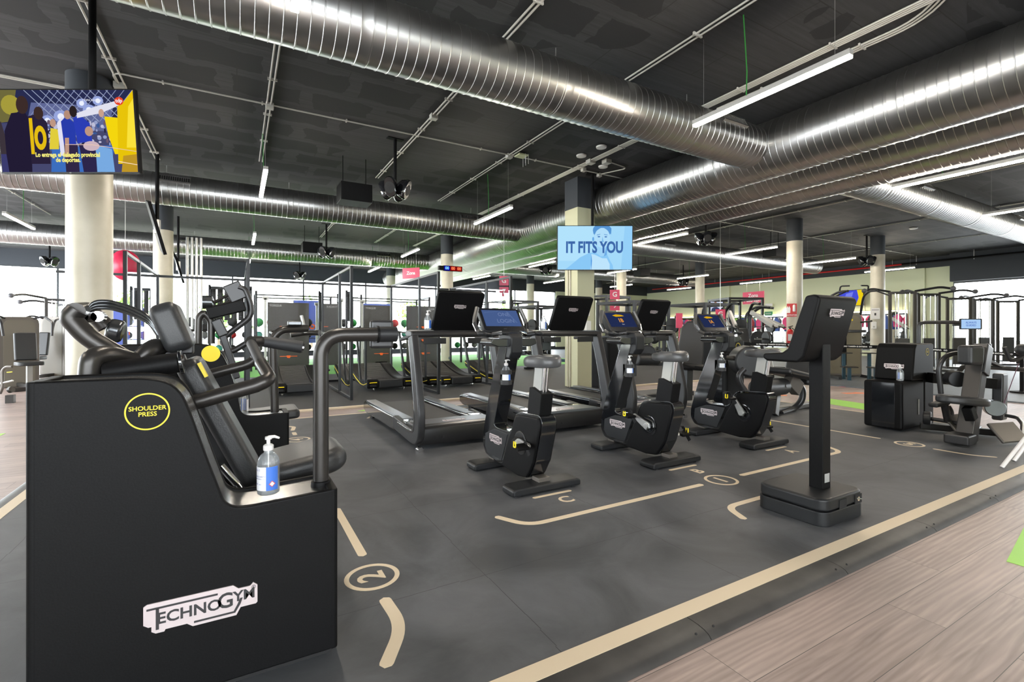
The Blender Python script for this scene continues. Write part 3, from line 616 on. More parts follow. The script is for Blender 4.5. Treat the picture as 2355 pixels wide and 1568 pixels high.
    # handlebars
    for s_ in (-1, 1):
        hb = MB().tube([(0, .47, 1.128), (s_*.08, .455, 1.135), (s_*.17, .50, 1.118), (s_*.205, .56, 1.12)], .017, 10, .05); h = hb.build('handlebar', DARK, t)
        c = MB().tube([(s_*.085, .458, 1.134), (s_*.155, .491, 1.121)], .0185, 10); c.build('hand_sensor', CHROME, h)
        e = MB(); e.ball((s_*.265, .455, 1.13), (.040, .034, .022)); e.cyl((s_*.17, .50, 1.12), (s_*.25, .46, 1.13), .016); e.build('bar_end', DARK, h)
        g_ = MB().tube([(s_*.20, .55, 1.12), (s_*.235, .60, 1.15), (s_*.25, .635, 1.225), (s_*.205, .665, 1.345)], .018, 10, .06); hg = g_.build('horn_grip', mat('horn_grey', (.09, .088, .085), .35, .4), t)
        c = MB().tube([(s_*.232, .598, 1.15), (s_*.248, .63, 1.215)], .0195, 10); c.build('hand_sensor', CHROME, hg)
    # bottle holder strapped to the column
    holder(t, (-.05, .452, .775)); return t
BIKES = [((1.93, 2.93, 0), 'exercise bike with the ONE LOGIN screen, nearest and leftmost of three', 'login', 175, SCRL),
         ((3.26, 2.93, 0), 'middle exercise bike with 1B shown on its screen', '1B', 25, SCRB), ((4.59, 2.93, 0), 'right exercise bike with 1A shown on its screen', '1A', 60, SCRB)]
for loc, lab, s_, cr, ms in BIKES:
    o = bike(loc, lab, s_, cr, ms); o['group'] = 'exercise bikes facing the treadmills'
    bottle({'login': 'sanitiser bottle strapped to the column of the nearest exercise bike', '1B': 'sanitiser bottle strapped to the column of the middle exercise bike', '1A': 'sanitiser bottle strapped to the column of the right exercise bike'}[s_], (loc[0]-.05, loc[1]+.452, .7255), 0, .98, False)
# ================================================================ treadmills (console at y=0, belt runs to +y)
BELT = mat('treadmill_belt', (.042, .041, .04), .6, 0, noise=(300, (.06, .058, .056), .3))
RAILTOP = mat('rail_top', (.20, .215, .24), .34, .7)
def treadmill(loc, lab):
    t = thing('treadmill', lab, 'treadmill', loc, group='treadmills behind the exercise bikes'); W2 = .46; L_ = 2.32
    MB().bb(-.36, .36, .10, L_-.03, .045, .155).build('deck', BLACK, t, bev=.01)
    b = MB(); b.bb(-.29, .29, .42, L_-.06, .155, .160); b.build('belt', BELT, t, flat=True)
    for s_ in (-1, 1):
        x0, x1 = sorted((s_*.30, s_*W2))
        b = MB(); b.prism([(.40, .05), (.40, .215), (.6, .205), (L_-.05, .19), (L_, .17), (L_, .08), (L_-.12, .045)], 'x', x0, x1); r = b.build('side_rail', GLOSSY, t, bev=.02, seg=3)
        b = MB(); b.bb(min(s_*.315, s_*.44), max(s_*.315, s_*.44), .62, L_-.10, .196, .2115); b.build('foot_board', RAILTOP, r, bev=.004)
        b = MB(); b.bb(min(s_*.36, s_*.42), max(s_*.36, s_*.42), L_-.35, L_-.25, -.0, .05); b.build('rear_foot', BLACKF, r)
    b = MB(); b.prism([(.02, .04), (.0, .10), (.02, .205), (.06, .225), (.40, .215), (.44, .165), (.44, .04)], 'x', -W2+.01, W2-.01); hood = b.build('motor_hood', mat('motor_hood_black', (.013, .013, .014), .3), t, bev=.014, seg=3)
    b = MB(); b.bb(-W2+.05, W2-.05, .05, .41, .2185, .2225); b.build('hood_top', RAILTOP, hood, bev=.003)
    badge(hood, frame((0, .22, .223), (1, 0, 0), (0, 1, 0)), .24, False)
    b = MB(); b.bb(-.3, -.29, -.004, .004, .10, .125); b.bb(-.22, -.20, -.004, .004, .10, .12); b.build('socket', BLACKF, hood)
    for s_ in (-1, 1):   # looping side frame: a broad band seen from the side
        x = s_*(W2-.01)
        def band(path, hw, x0, x1, r=.1):
            P = fillet([(0, a_, c_) for a_, c_ in path], r, 6); L_1 = []; R_1 = []
            for i, p in enumerate(P):
                tt = (P[min(i+1, len(P)-1)]-P[max(i-1, 0)]).normalized(); n_ = Vector((0, -tt.z, tt.y)); L_1.append(p+n_*hw); R_1.append(p-n_*hw)
            return MB().prism([(p.y, p.z) for p in L_1+R_1[::-1]], 'x', x0, x1)
        f = band([(.80, .155), (.25, .115), (.02, .11), (-.01, .33), (.10, .78), (.20, 1.10)], .070, x-.036, x+.036).build('side_frame', TUBED, t, bev=.022, seg=3)
        band([(.62, .17), (.25, .155), (.075, .17), (.05, .33), (.155, .78), (.24, 1.06)], .016, x-.040, x+.040).build('frame_inlay', GLOSSY, f, bev=.008)
        b = MB(); b.bar((x*.98, .24, 1.10), (x*.98, .62, 1.06), .05, .035); b.build('handrail', GRIP, t, bev=.012)
        b = MB(); b.tube([(x*1.02, -.06, .02), (x*1.03, .0, .02)], .028, 12); b.cyl((x*1.0, -.02, .0), (x*1.0, -.02, .03), .03); b.build('levelling_foot', CHROME, t)
    b = MB(); b.prism([(.14, 1.095), (.13, 1.12), (.15, 1.150), (.25, 1.160), (.33, 1.155), (.345, 1.13), (.33, 1.10), (.25, 1.085)], 'x', -.488, .488); cb = b.build('console_shelf', TUBED, t, bev=.022, seg=4)
    b = MB(); b.bb(-.36, -.12, .14, .15, 1.02, 1.08); b.bb(.12, .36, .14, .15, 1.02, 1.08); b.build('shelf_pocket', DARK, cb, bev=.01)
    ux = Vector((1, 0, 0)); uy = Vector((0, -.20, .40)).normalized(); M = frame((0, .115, 1.355), ux, uy)
    b = MB(); b.M = M; b.prism(rrect(-.255, -.215, .255, .215, .03), 'z', -.025, .025); con = b.build('console', BLACK, t, bev=.01, seg=3)
    b = MB(); b.M = M; b.prism(rrect(-.24, -.20, .24, .20, .02), 'z', -.027, -.0255); b.build('screen', mat('console_gloss', (.005, .006, .009), .15), con, flat=True)
    badge(con, M @ Matrix.Translation((0, .06, .026)), .13); return t
T0 = treadmill((1.97, 4.44, 0), 'treadmill nearest the camera, leftmost of three, behind the ONE LOGIN bike')
T1 = treadmill((3.40, 4.44, 0), 'middle treadmill, in front of the square column')
T2 = treadmill((4.70, 4.44, 0), 'treadmill on the right of the three, behind the 1B bike')
bottle('sanitiser bottle standing on the shelf of the nearest treadmill', (1.68, 4.66, 1.16), 0, 1., False)
bottle('sanitiser bottle standing on the shelf of the middle treadmill', (3.085, 4.66, 1.16), 0, 1., False)
# floor cross bars between treadmills
b = MB(); b.bar((2.45, 4.3, .02), (1.9, 3.72, .02), .05, .03); tag(b.build('floor_cable_cover', BLACKF), 'black cable cover on the mat between near treadmill and bike', 'cable cover')
b = MB(); b.bar((3.8, 4.35, .02), (3.3, 3.74, .02), .05, .03); tag(b.build('floor_cable_cover', BLACKF), 'black cable cover on the mat between middle treadmill and middle bike', 'cable cover')
# ================================================================ kiosk
t = thing('kiosk', 'standing black kiosk with tilted screen on a square pole at right', 'kiosk', (3.2, 1.73, 0), world=True)
b = MB(); b.prism(rrect(2.96, 1.52, 3.43, 1.95, .07, 5), 'z', .0, .085); lo = b.build('base_plinth', DARK, t, bev=.006)
b = MB(); b.prism(rrect(2.963, 1.523, 3.427, 1.947, .07, 5), 'z', .086, .162); up = b.build('base_cover', DARK, t, bev=.018, seg=4)
b = MB(); b.bb(3.4135, 3.4285, 1.57, 1.65, .09, .14) if False else b.bb(3.12, 3.20, 1.5185, 1.523, .085, .14); b.build('socket_recess', BLACKF, up, flat=True); MB().bb(3.30, 3.38, 1.5185, 1.523, .085, .14).build('socket_recess', BLACKF, up, flat=True)
b = MB(); b.cyl((3.34, 1.517, .112), (3.34, 1.523, .112), .014); b.cyl((3.31, 1.517, .12), (3.36, 1.512, .11), .004, 8); b.build('plug', CHROME, up)
MB().bb(3.17, 3.262, 1.64, 1.725, .16, 1.14).build('post', BLACK, t, bev=.005)
tg = MB().bb(3.19, 3.245, 1.6385, 1.640, .20, .255).build('rating_label', mat('label_grey', (.35, .35, .34), .5), t, flat=True)
prof = [(1.60, 1.372), (1.575, 1.355), (1.570, 1.33), (1.66, .99), (1.70, .955), (1.90, .955), (1.93, .975), (1.925, 1.005), (1.80, 1.015), (1.765, 1.04), (1.655, 1.365)]
b = MB(); b.prism(prof, 'x', 3.0, 3.44); con = b.build('console', BLACK, t, bev=.018, seg=4)
b = MB(); b.M = frame((3.22, 1.712, 1.20), (-1, 0, 0), (0, -.11, .325)); b.prism(rrect(-.195, -.14, .195, .14, .01), 'z', -.001, .004); b.build('screen', mat('console_gloss', (.005, .006, .009), .15), con, flat=True)
badge(con, frame((3.225, 1.5865, 1.262), (1, 0, 0), (0, -.09, .34)), .165)
# ================================================================ shoulder press and its neighbour
def housing(t, prof, y0, y1, ends):
    """upright weight housing: flat side panels, gunmetal ledge that follows the stepped outline"""
    c = MB(); n = len(prof)
    cov = [(x, z) for x, z in prof]
    P = fillet([(x, z, 0) for x, z in cov], .03, 3); P = [(p.x, p.y) for p in P]
    x0, x1 = P[0][0], P[-1][0]
    full = [(x0, .02)]+P+[(x1, .02)]
    b = MB(); b.prism(full, 'y', y0, y0+.022); fp = b.build('front_panel', BLACK, t, bev=.008, seg=3)
    b = MB(); b.prism(full, 'y', y1-.022, y1); b.build('rear_panel', BLACK, t, bev=.008, seg=3)
    b = MB(); inn = [(x0+.004, .02)]+[(min(max(x, x0+.004), x1-.004), z-.010) for x, z in P]+[(x1-.004, .02)]
    b.prism(inn, 'y', y0+.021, y1-.021); b.build('top_ledge', LEDGE, t, bev=.003)
    for xa in (x0-.004, x1+.004):
        za = P[0][1] if xa < 0 else P[-1][1]
        b = MB(); b.prism(rrect(xa-.022 if xa > 0 else xa-.010, y0+.0005, xa+.010 if xa > 0 else xa+.022, y1-.0005, .014), 'z', .02, za-.001); b.build('end_cap', BLACK, t, bev=.004)
    return fp
PR = [(-.49, 1.010), (-.24, 1.010), (-.18, .995), (-.145, .955), (-.12, .88), (-.08, .745), (-.05, .65), (-.035, .60), (-.005, .578), (.04, .575), (.30, .588)]
t = thing('shoulder_press_machine', 'large black shoulder press machine filling the left foreground', 'gym machine', (-.1, 2.2, 0), world=True)
fp = housing(t, PR, 1.80, 2.03, 1)
MB().bb(-.47, .29, 1.82, 2.01, 0, .03).build('plinth', BLACKF, t)
b = MB(); b.M = frame((-.233, 1.799, .908), (1, 0, 0), (0, 0, 1)); b.ring((0, 0, 0), .0515, .0555, .0012, n=64); b.build('yellow_ring', YEL, fp, flat=True)
text('panel_lettering', 'SHOULDER\nPRESS', .0185, YEL, fp, frame((-.233, 1.799, .9085), (1, 0, 0), (0, 0, 1)), bold=.0002, line=.95, ext=.0004, sx=.98)
badge(fp, frame((-.092, 1.7995, .283), (1, 0, 0), (0, 0, 1)), .302)
text('panel_lettering', chr(174), .018, TEXTD, fp, frame((.0475, 1.7945, .3085), (1, 0, 0), (0, 0, 1)), ext=.0003)
YS = 2.34     # centre line of the user
def A(px, py, y): return at(px, py, Y=y)
# handle post with display
b = MB(); y = 1.915; p0 = A(738, 1108, y); b.tube([(p0.x, y, .58), (p0.x, y, 1.135), (p0.x+.22, y, 1.137)], .0275, 18, .085, seg=9); b.build('handle_post', TUBEM, t, ang=1.2)
b = MB(); q = A(868, 769, y); r = A(912, 769, y); b.tube([(q.x, y, 1.137), (r.x, y, 1.137)], .031, 18); sl = b.build('display_sleeve', DARK, t, bev=.004)
b = MB(); b.tube([(q.x-.004, y, 1.137), (q.x+.004, y, 1.137)], .034, 18); b.build('sleeve_collar', BLACK, sl)
b = MB(); b.box(((q.x+r.x)/2-.008, y+.055, 1.137), (.095, .03, .115), (.0, 0, 0)); b.build('display', TUBED, t, bev=.012, seg=3)
MB().lathe([(.036, .575), (.034, .592), (.028, .594)], (p0.x, y, 0), 20).build('post_collar', BLACK, t)
# seat
b = MB(); s0 = A(708, 1058, YS); b.M = Matrix.Translation((s0.x-.005, YS, s0.z+.012)) @ Matrix.Rotation(-.16, 4, 'Y')
b.prism(rrect(-.20, -.19, .155, .19, .10, 6), 'z', -.055, .045); b.build('seat', LEATH, t, bev=.045, seg=5)
b = MB(); b.bb(s0.x-.1, s0.x-.02, YS-.04, YS+.04, .03, s0.z-.03); b.bb(-.45, .30, YS-.05, YS+.05, .0, .055); b.bb(-.25, .1, 2.0, YS, .0, .05); b.build('base_frame', TUBED, t, bev=.008)
# back pad and head pad
def pad(name, a, c, th, w, m=LEATH, yy=YS, par=t, r=.04, rot=0):
    a, c = Vector(a), Vector(c); u = (c-a); L_ = u.length; u.normalize(); M = frame((a+c)/2, (0, 1, 0), u)
    b = MB(); b.M = M; b.prism(rrect(-w/2, -L_/2, w/2, L_/2, r, 5), 'z', -th/2, th/2); return b.build(name, m, par, bev=min(th*.35, .03), seg=4)
a = A(585, 1098, YS); c = A(432, 826, YS); bp = pad('back_pad', (a.x, YS, a.z), (c.x, YS, c.z), .085, .30)
b = MB(); n_ = Vector((c.x-a.x, 0, c.z-a.z)).normalized(); nn = Vector((n_.z, 0, -n_.x)); k = A(462, 852, 2.20)
b.M = frame(Vector((k.x, 2.21, k.z))+nn*0.0, (0, 1, 0), n_); b.i = 0; b.bb(-.018, .018, -.03, .03, .0, .012); b.build('yellow_tag', YEL, bp)
a = A(422, 806, YS); c = A(375, 700, YS); hp = pad('head_pad', (a.x, YS, a.z), (c.x, YS, c.z), .095, .22)
a = A(545, 1125, YS); c = A(405, 800, YS)
b = MB(); b.bar((a.x-.03, YS, a.z), (c.x-.04, YS, c.z), .11, .05, (0, 1, 0)); b.bar((c.x-.05, YS, c.z), (c.x+.06, YS, c.z+.0), .05, .05); b.build('back_support', TUBED, t, bev=.008)
b = MB(); g0 = A(508, 1070, 2.15); g1 = A(545, 1112, 2.15); b.cyl(g0, g1, .014); b.cyl(g1, g1+Vector((.03, 0, -.05)), .009); b.build('gas_spring', CHROME, t)
# press arms
ya, yb = 2.08, 2.72
b = MB(); b.tube([A(430, 930, ya), A(592, 885, ya)], .028, 16, 0.); b.tube([A(585, 887, ya), A(622, 872, ya), A(600, 835, 2.22)], [.028, .028, .024], 16, .04, seg=8); b.build('press_arm', TUBEM, t, ang=1.2)
b = MB(); b.tube([A(604, 842, 2.2), A(578, 790, 2.55)], .021, 16); ng = b.build('near_grip', GRIP, t)
b = MB(); b.tube([A(478, 862, yb), A(570, 838, yb), A(592, 822, yb), A(577, 785, 2.6)], .025, 14, .05, seg=8); b.tube([A(577, 785, 2.55), A(600, 785, 2.62)], .026, 14); b.build('press_arm', TUBEM, t, ang=1.2)
b = MB(); b.tube([A(598, 785, 2.62), A(612, 786, 2.62), A(694, 798, 2.62)], [.024, .027, .031], 14); ng = b.build('far_grip', GRIP, t)
MB().tube([A(692, 798, 2.62), A(698, 799, 2.62)], .026, 14).build('grip_end', CHROME, ng)
# counter-lever, pivots, roller and cables
b = MB(); b.tube([A(205, 875, 2.06), A(210, 820, 2.06), A(250, 815, 2.1), A(330, 835, 2.3)], .032, 16, .07, seg=8); b.build('lever_tube', TUBEM, t, ang=1.2)
b = MB(); b.tube([A(178, 712, 2.5), A(160, 730, 2.5), A(200, 775, 2.5), A(300, 832, 2.5)], .036, 16, .06, seg=8); b.tube([A(172, 716, 2.5), A(200, 712, 2.75), A(222, 728, 2.75), A(245, 752, 2.75)], .034, 14, .05); b.build('lever_tube', TUBEM, t, ang=1.2)
b = MB(); b.tube([A(300, 850, 2.25), A(352, 795, 2.25), A(372, 800, 2.35), A(388, 840, 2.35)], .032, 16, .05, seg=8); b.build('lever_tube', TUBEM, t, ang=1.2)
b = MB(); b.tube([A(246, 757, 2.75), A(284, 764, 2.75)], .052, 18); b.build('counter_roller', GUN, t, bev=.018, seg=3)
b = MB(); p, q = A(238, 858, 2.07), A(412, 833, 2.07); b.cyl(p, q, .036, 20); cy = b.build('pivot_cylinder', BLACK, t, bev=.004)
u = (q-p).normalized(); b = MB(); b.cyl(q-u*.0, q+u*.012, .0425, 22); b.build('pivot_cap', GLOSSY, cy, bev=.003)
b = MB()
for x_, y_ in ((192, 728), (212, 730), (228, 728)):
    p = A(x_, y_, 2.6); b.cyl(p-Vector((0, .03, 0)), p+Vector((0, .03, 0)), .022, 14)
b.build('pulley', CHROME, t)
b = MB()
for dz in (0, .012, .026):
    b.tube([A(195, 722, 2.6)+Vector((0, 0, dz*.2)), A(215, 708, 2.6)+Vector((0, 0, dz)), A(250, 707, 2.6)+Vector((0, 0, dz)), A(300, 720, 2.55)+Vector((0, 0, dz)), A(345, 742, 2.5)+Vector((0, 0, dz)), A(364, 770, 2.5)], .0085, 8, .12)
b.build('cables', GUN, t, ang=1.2)
b = MB()
for x_, y_ in ((258, 836), (272, 826), (250, 840)): p = A(x_, y_, 2.2); b.cyl(p, p+Vector((0, .03, 0)), .014, 12)
b.build('lever_bolts', CHROME, t)
s0 = A(617, 1146, 1.885); bottle('large clear sanitiser bottle with blue label on the near machine ledge', (s0.x, 1.875, .5862), -.35, 1.0)
# ---------------------------------------------------------------- second machine
t = thing('chest_press_machine', 'black machine with a yellow disc standing behind the shoulder press', 'gym machine', (-.1, 4.0, 0), world=True)
PR2 = [(-.62, 1.066), (-.22, 1.066), (-.15, 1.055), (-.11, 1.03), (-.075, .985), (-.05, .92), (-.01, .79), (.01, .70), (.02, .62), (.05, .59), (.12, .583), (.30, .588)]
fp = housing(t, PR2, 3.65, 3.88, 1)
b = MB(); d = A(485, 813, 3.65); b.cyl((d.x, 3.6485, d.z), (d.x, 3.65, d.z), .052, 32); b.build('yellow_disc', YEL, fp, flat=True)
b = MB(); y = 3.765; b.tube([(A(632, 940, y).x, y, .58), (A(627, 940, y).x, y, 1.10), (.27, y, 1.16), (.45, y+.05, 1.17)], .0275, 16, .08, seg=8); b.build('handle_post', TUBEM, t, ang=1.2)
b = MB(); b.box((.36, y+.0, 1.205), (.095, .05, .035)); b.build('display', GUN, t, bev=.01)
b = MB(); b.tube([A(668, 770, 4.1), A(700, 765, 4.1), A(735, 765, 4.0)], .022, 12, .03); b.build('far_handle', TUBEM, t)
b = MB(); b.tube([A(703, 765, 4.0), A(693, 725, 4.0)], .012, 10); b.build('grip', SILV, t)
yy = 4.2
b = MB(); b.tube([A(548, 660, yy), A(563, 665, yy), A(577, 700, yy), A(577, 728, yy), A(516, 775, yy), A(512, 785, yy), A(528, 812, yy), A(565, 790, yy)], .022, 12, .05, seg=6); b.build('press_lever', TUBED, t, ang=1.2)
b = MB(); b.bar(A(478, 722, yy), A(563, 702, yy), .16, .085); b.build('crosshead', BLACK, t, bev=.01)
b = MB(); b.bar(A(496, 735, yy), A(515, 772, yy), .1, .07); b.bar(A(512, 770, yy), A(545, 870, yy), .06, .05); b.build('mast', TUBED, t, bev=.01)
b = MB(); b.bar(A(530, 652, yy), A(552, 690, yy), .12, .03, (0, 1, 0)); b.build('display', TUBED, t, bev=.01)
b = MB(); b.lathe([(.02, -.04), (.05, -.03), (.05, .03), (.02, .04)], A(477, 695, yy), 18, 'x'); b.build('counter_roller', GUN, t)
b = MB(); b.tube([A(485, 708, yy), A(540, 690, yy)], .01, 8); b.tube([A(485, 700, yy), A(535, 672, yy)], .012, 8); b.build('link_rods', TUBEM, t)
b = MB(); b.tube([A(455, 840, yy), A(457, 730, yy), A(468, 718, yy), A(486, 735, yy), A(486, 790, yy)], .024, 12, .05, seg=6); b.build('lever_tube', TUBEM, t, ang=1.2)
b = MB(); b.bb(-.6, .5, 4.12, 4.2, 0, .06); b.bb(-.2, -.1, 3.8, 4.2, 0, .06); b.build('base_frame', TUBED, t, bev=.006)
pad('seat', (.05, 4.16, .5), (.42, 4.16, .52), .07, .36, yy=4.16, par=t); MB().bb(.18, .26, 4.12, 4.2, .05, .48).build('seat_post', TUBED, t)
pad('back_pad', (-.0, 4.16, .6), (-.12, 4.16, 1.0), .08, .3, par=t)
s0 = A(558, 950, 3.76); bottle('sanitiser bottle on the ledge of the second machine, behind the shoulder press', (s0.x, 3.76, .5862), 2.2, 1.0, False)
q_ = A(558, 880, 3.76)
# ================================================================ on the ceiling
def cp(px, py): p = at(px, py, Z=CZ-.02); return p
def conduit(lab, pts, n=2, gap=.05, r=.011, fr=.12, z=CZ-.025, clips=1.1):
    """a run of parallel grey conduits; pts are ceiling coordinates"""
    P = [Vector((p[0], p[1], z)) for p in pts]; mid = P[0]
    t = thing('conduit_run', lab, 'conduit', mid, world=True, group='grey conduits on the ceiling')
    F_ = fillet(P, fr, 5) if len(P) > 2 else P
    for k in range(n):
        off = (k-(n-1)/2)*gap; out = []
        for i, p in enumerate(F_):
            tt = (F_[min(i+1, len(F_)-1)]-F_[max(i-1, 0)]).normalized(); out.append(p+Vector((-tt.y, tt.x, 0))*off)
        MB().tube(out, r, 7).build('pipe', BEIGE2, t, ang=1.2)
    for a, c in zip(P, P[1:]):
        L_ = (c-a).length; u = (c-a).normalized(); k = .5
        while k < L_-.2:
            q = a+u*k; b = MB(); b.box((q.x, q.y, z), (n*gap+.01, .018, .03), (0, 0, math.atan2(u.y, u.x)+PI/2)); b.build('clip', BEIGE2, t, flat=True); k += clips
    return t
def jbox(t, x, y, s=.10): 
    b = MB(); b.bb(x-s/2, x+s/2, y-s/2, y+s/2, CZ-.075, CZ-.001); return b.build('junction_box', mat('box_plastic', (.5, .5, .46), .5), t, bev=.006)
CP = lambda x, y: (lambda p: (p.x, p.y))(cp(x, y))
t = conduit('thin conduit crossing the ceiling in front of the speakers, with three grey boxes', [(-1.3, 7.72), (-1.3, 7.36), (6.9, 7.36)], 1); jbox(t, .39, 7.37); jbox(t, 4.17, 7.39); 
t = conduit('pair of conduits running into the vertical looking tube light', [(.38, 3.9), (.38, 9.9)], 2)
t = conduit('pair of conduits ending left of the speaker cluster', [(2.46, 2.2), (2.46, 9.8)], 2); jbox(t, 2.46, 6.57)
t = conduit('pair of conduits behind the big branch duct, ending at the second branch duct', [(4.18, 1.8), (4.18, 10.8)], 2, .06)
t = conduit('bundle of four conduits beside the bright upper right light', [(5.62, 1.2), (5.6, 11.5)], 4, .035); jbox(t, 5.6, 6.9, .13); jbox(t, 5.85, 6.75, .13)
t = conduit('three conduits curving beside the bright upper right light', [(5.5, 1.7), (5.92, 2.15), (5.85, 4.4)], 3, .045, fr=.25)
t = conduit('conduit loop beside the top of the square column', [(5.85, 6.75), (6.45, 6.85), (6.2, 7.45)], 1); jbox(t, 5.75, 7.3, .08); jbox(t, 6.22, 7.4, .08)
t = conduit('pair of conduits passing behind the left television', [(-1.28, 3.2), (-1.24, 10.7)], 2, .06); jbox(t, -1.28, 7.72, .12)
t = conduit('short conduit pair at the upper left edge', [(-3.6, 8.14), (-1.8, 8.14)], 2)
t = conduit('conduit running away above the left edge tube light', [(-4.4, 12.2), (-4.3, 17.2)], 1)
t = conduit('long pair of conduits on the paler ceiling, right of the main ducts', [(12.6, 0), (12.6, 24)], 2)
t = conduit('conduit pair between the right round columns', [(16.5, 0), (16.5, 24)], 2)
t = conduit('conduit pair nearest the green wall', [(20.8, 0), (20.8, 24)], 2)
t = conduit('conduit line just right of the main ducts', [(10.3, 0), (10.3, 24)], 1)
t = conduit('conduits in the second ceiling bay, pair left of the timer', [(4.2, 11.7), (4.2, 17)], 2)
t = conduit('conduits in the second ceiling bay near the far speakers', [(2.4, 11.9), (2.4, 16.9)], 2)
t = conduit('conduits in the second ceiling bay beside the main ducts', [(5.6, 11.9), (5.6, 17)], 3, .035)
t = conduit('thin conduit crossing the second ceiling bay', [(-4, 13.5), (6.2, 13.5)], 1)
t = conduit('thin conduit crossing the pale ceiling towards the right wall', [(9.4, 8.9), (24, 8.9)], 1)
# red sprinkler pipe on the right wall
t = thing('sprinkler_pipe', 'thin red pipe running below the ceiling along the green wall', 'pipe', (25, 16, 4.0), world=True)
MB().tube([(24.9, 9, 4.02), (24.9, 24, 4.02)], .035, 8).build('pipe', REDM, t)
for y in (10, 13, 16, 19, 22): MB().cyl((24.9, y, 4.05), (24.9, y, CZ-.002), .01, 6).build('bracket', SILV, t)
t = thing('pipe', 'black pipe with silver hangers under the right ceiling edge', 'pipe', (24.6, 5, 4.0), world=True)
MB().tube([(24.5, -2, 3.98), (24.5, 9.5, 3.98)], .04, 8).build('pipe', BLACK, t)
for y in (3.4, 5.2, 7.2, 9): MB().cyl((24.5, y, 3.9), (24.5, y, CZ-.002), .012, 6).build('bracket', SILV, t)
# wifi discs, sensor, boxes near the square column
for px, py, l in ((1383, 338, 'white disc detector right of the conduit crossing, topmost'), (1337, 358, 'white disc detector left of the conduit crossing'), (1387, 383, 'white disc detector nearest the top of the square column')):
    x, y = CP(px, py); tag(MB().lathe([(.04, CZ-.045), (.085, CZ-.035), (.09, CZ-.012), (.06, CZ)], (x, y, 0), 24).build('ceiling_disc', WHITE), l, 'detector', 'white ceiling discs')
x, y = CP(1200, 355); t = thing('antenna_panel', 'pale green flat antenna box with four prongs under the ceiling', 'antenna', (x, y, CZ), world=True)
MB().bb(x-.10, x+.08, y-.09, y+.09, CZ-.06, CZ-.035).build('box', mat('pale_green_plastic', srgb(200, 205, 170), .5), t, bev=.004)
for dx, dy in ((.08, -.09), (.08, .0), (.08, .09), (.02, -.09)): MB().cyl((x+dx, y+dy, CZ-.2), (x+dx, y+dy, CZ-.03), .004, 6).build('prong', WHITE, t)
for px, py, l in ((1848, 520+0, 0),): pass
q = at(1310/3.267+1700, 300+735/3.267, Z=CZ-.02); tag(MB().lathe([(.05, CZ-.05), (.1, CZ-.035), (.11, CZ-.01), (.06, CZ)], (q.x, q.y, 0), 20).build('ceiling_disc', WHITE), 'white disc detector on the pale ceiling above the right round column', 'detector', 'white ceiling discs')
# speaker clusters
def speakers(x, y, lab, rz=0, z=3.45):
    t = thing('speaker_cluster', lab, 'speaker', (x, y, CZ), rz, 'ceiling speaker clusters'); h = z-CZ
    b = MB(); b.cyl((0, 0, h+.1), (0, 0, 0), .028, 12); b.build('pole', BLACK, t); MB().bb(-.13, .13, -.05, .05, -.012, 0).build('ceiling_plate', BLACK, t)
    for k in range(4):
        a = PI/4+k*PI/2; u = Vector((math.cos(a), math.sin(a), 0)); M = frame(u*.15+Vector((0, 0, h-.01)), (-u.y, u.x, 0), (u.x*.35, u.y*.35, .95))
        b = MB(); b.M = M; n = 20; vs = []
        prof = [(-.10, .55), (-.06, .85), (.02, 1.0), (.055, .98), (.07, .9)]
        for zz, s_ in prof:
            for i in range(n):
                an = 2*PI*i/n; r = 1+.12*math.cos(2*an+PI); vs.append((.105*s_*r*math.cos(an), .155*s_*math.sin(an)+(.02 if math.sin(an) > 0 else 0), zz))
        fs = [(i*n+j, i*n+(j+1) % n, (i+1)*n+(j+1) % n, (i+1)*n+j) for i in range(len(prof)-1) for j in range(n)]+[tuple(range(n)), tuple((len(prof)-1)*n+j for j in range(n))]
        b.add(vs, fs); s = b.build('speaker_cabinet', GLOSSY, t)
        b = MB(); b.M = M; b.lathe([(.088, .0705), (.03, .074)], (0, .005, 0), 20); b.build('speaker_grille', mat('speaker_cloth', (.012, .012, .012), .8), s)
    return t
SPK = speakers(2.23, 7.72, 'largest black speaker cluster hanging on a pole near the middle', .1)
for x, y, l in ((2.27, 14.9, 'black speaker cluster hanging left of the timer, second in line'), (2.25, 21.6, 'small hazy black speaker cluster in front of the far windows'), (-5.35, 21.3, 'black speaker cluster left of the thick column, before the windows'),
                (10.11, 7.98, 'black speaker cluster right of the central television'), (17.9, 7.9, 'black speaker cluster touching the rightmost round column'), (18.3, 15.7, 'black speaker cluster below a tube light in front of the green wall'), (10.11, 15.1, 'black speaker cluster just left of the central television')):
    dup(SPK, (x, y, CZ), .1, l)
def subw(x, y, lab, s=1.):
    t = thing('subwoofer_box', lab, 'speaker', (x, y, 3.6), 0, 'black boxes under the ceiling')
    MB().bb(-.27, .27, -.22, .22, -.16, .16).build('cabinet', BLACK, t, bev=.01)
    for sx in (-.2, .2): MB().cyl((sx, 0, .15), (sx, 0, CZ-3.6), .008, 6).build('hanger', BLACK, t)
    return t
for p, l in (((815, 448), 'big black box hung beside the largest speaker cluster'), ((723, 565), 'black box hung beside the second speaker cluster'), ((1476, 627), 'black box hung right of the central television'), ((1781, 580), 'black box hung left of the red-signed round column')):
    q = at(*p, Z=3.6); subw(q.x, q.y+(.55 if q.x < 3 and q.y > 12 else 0), l)
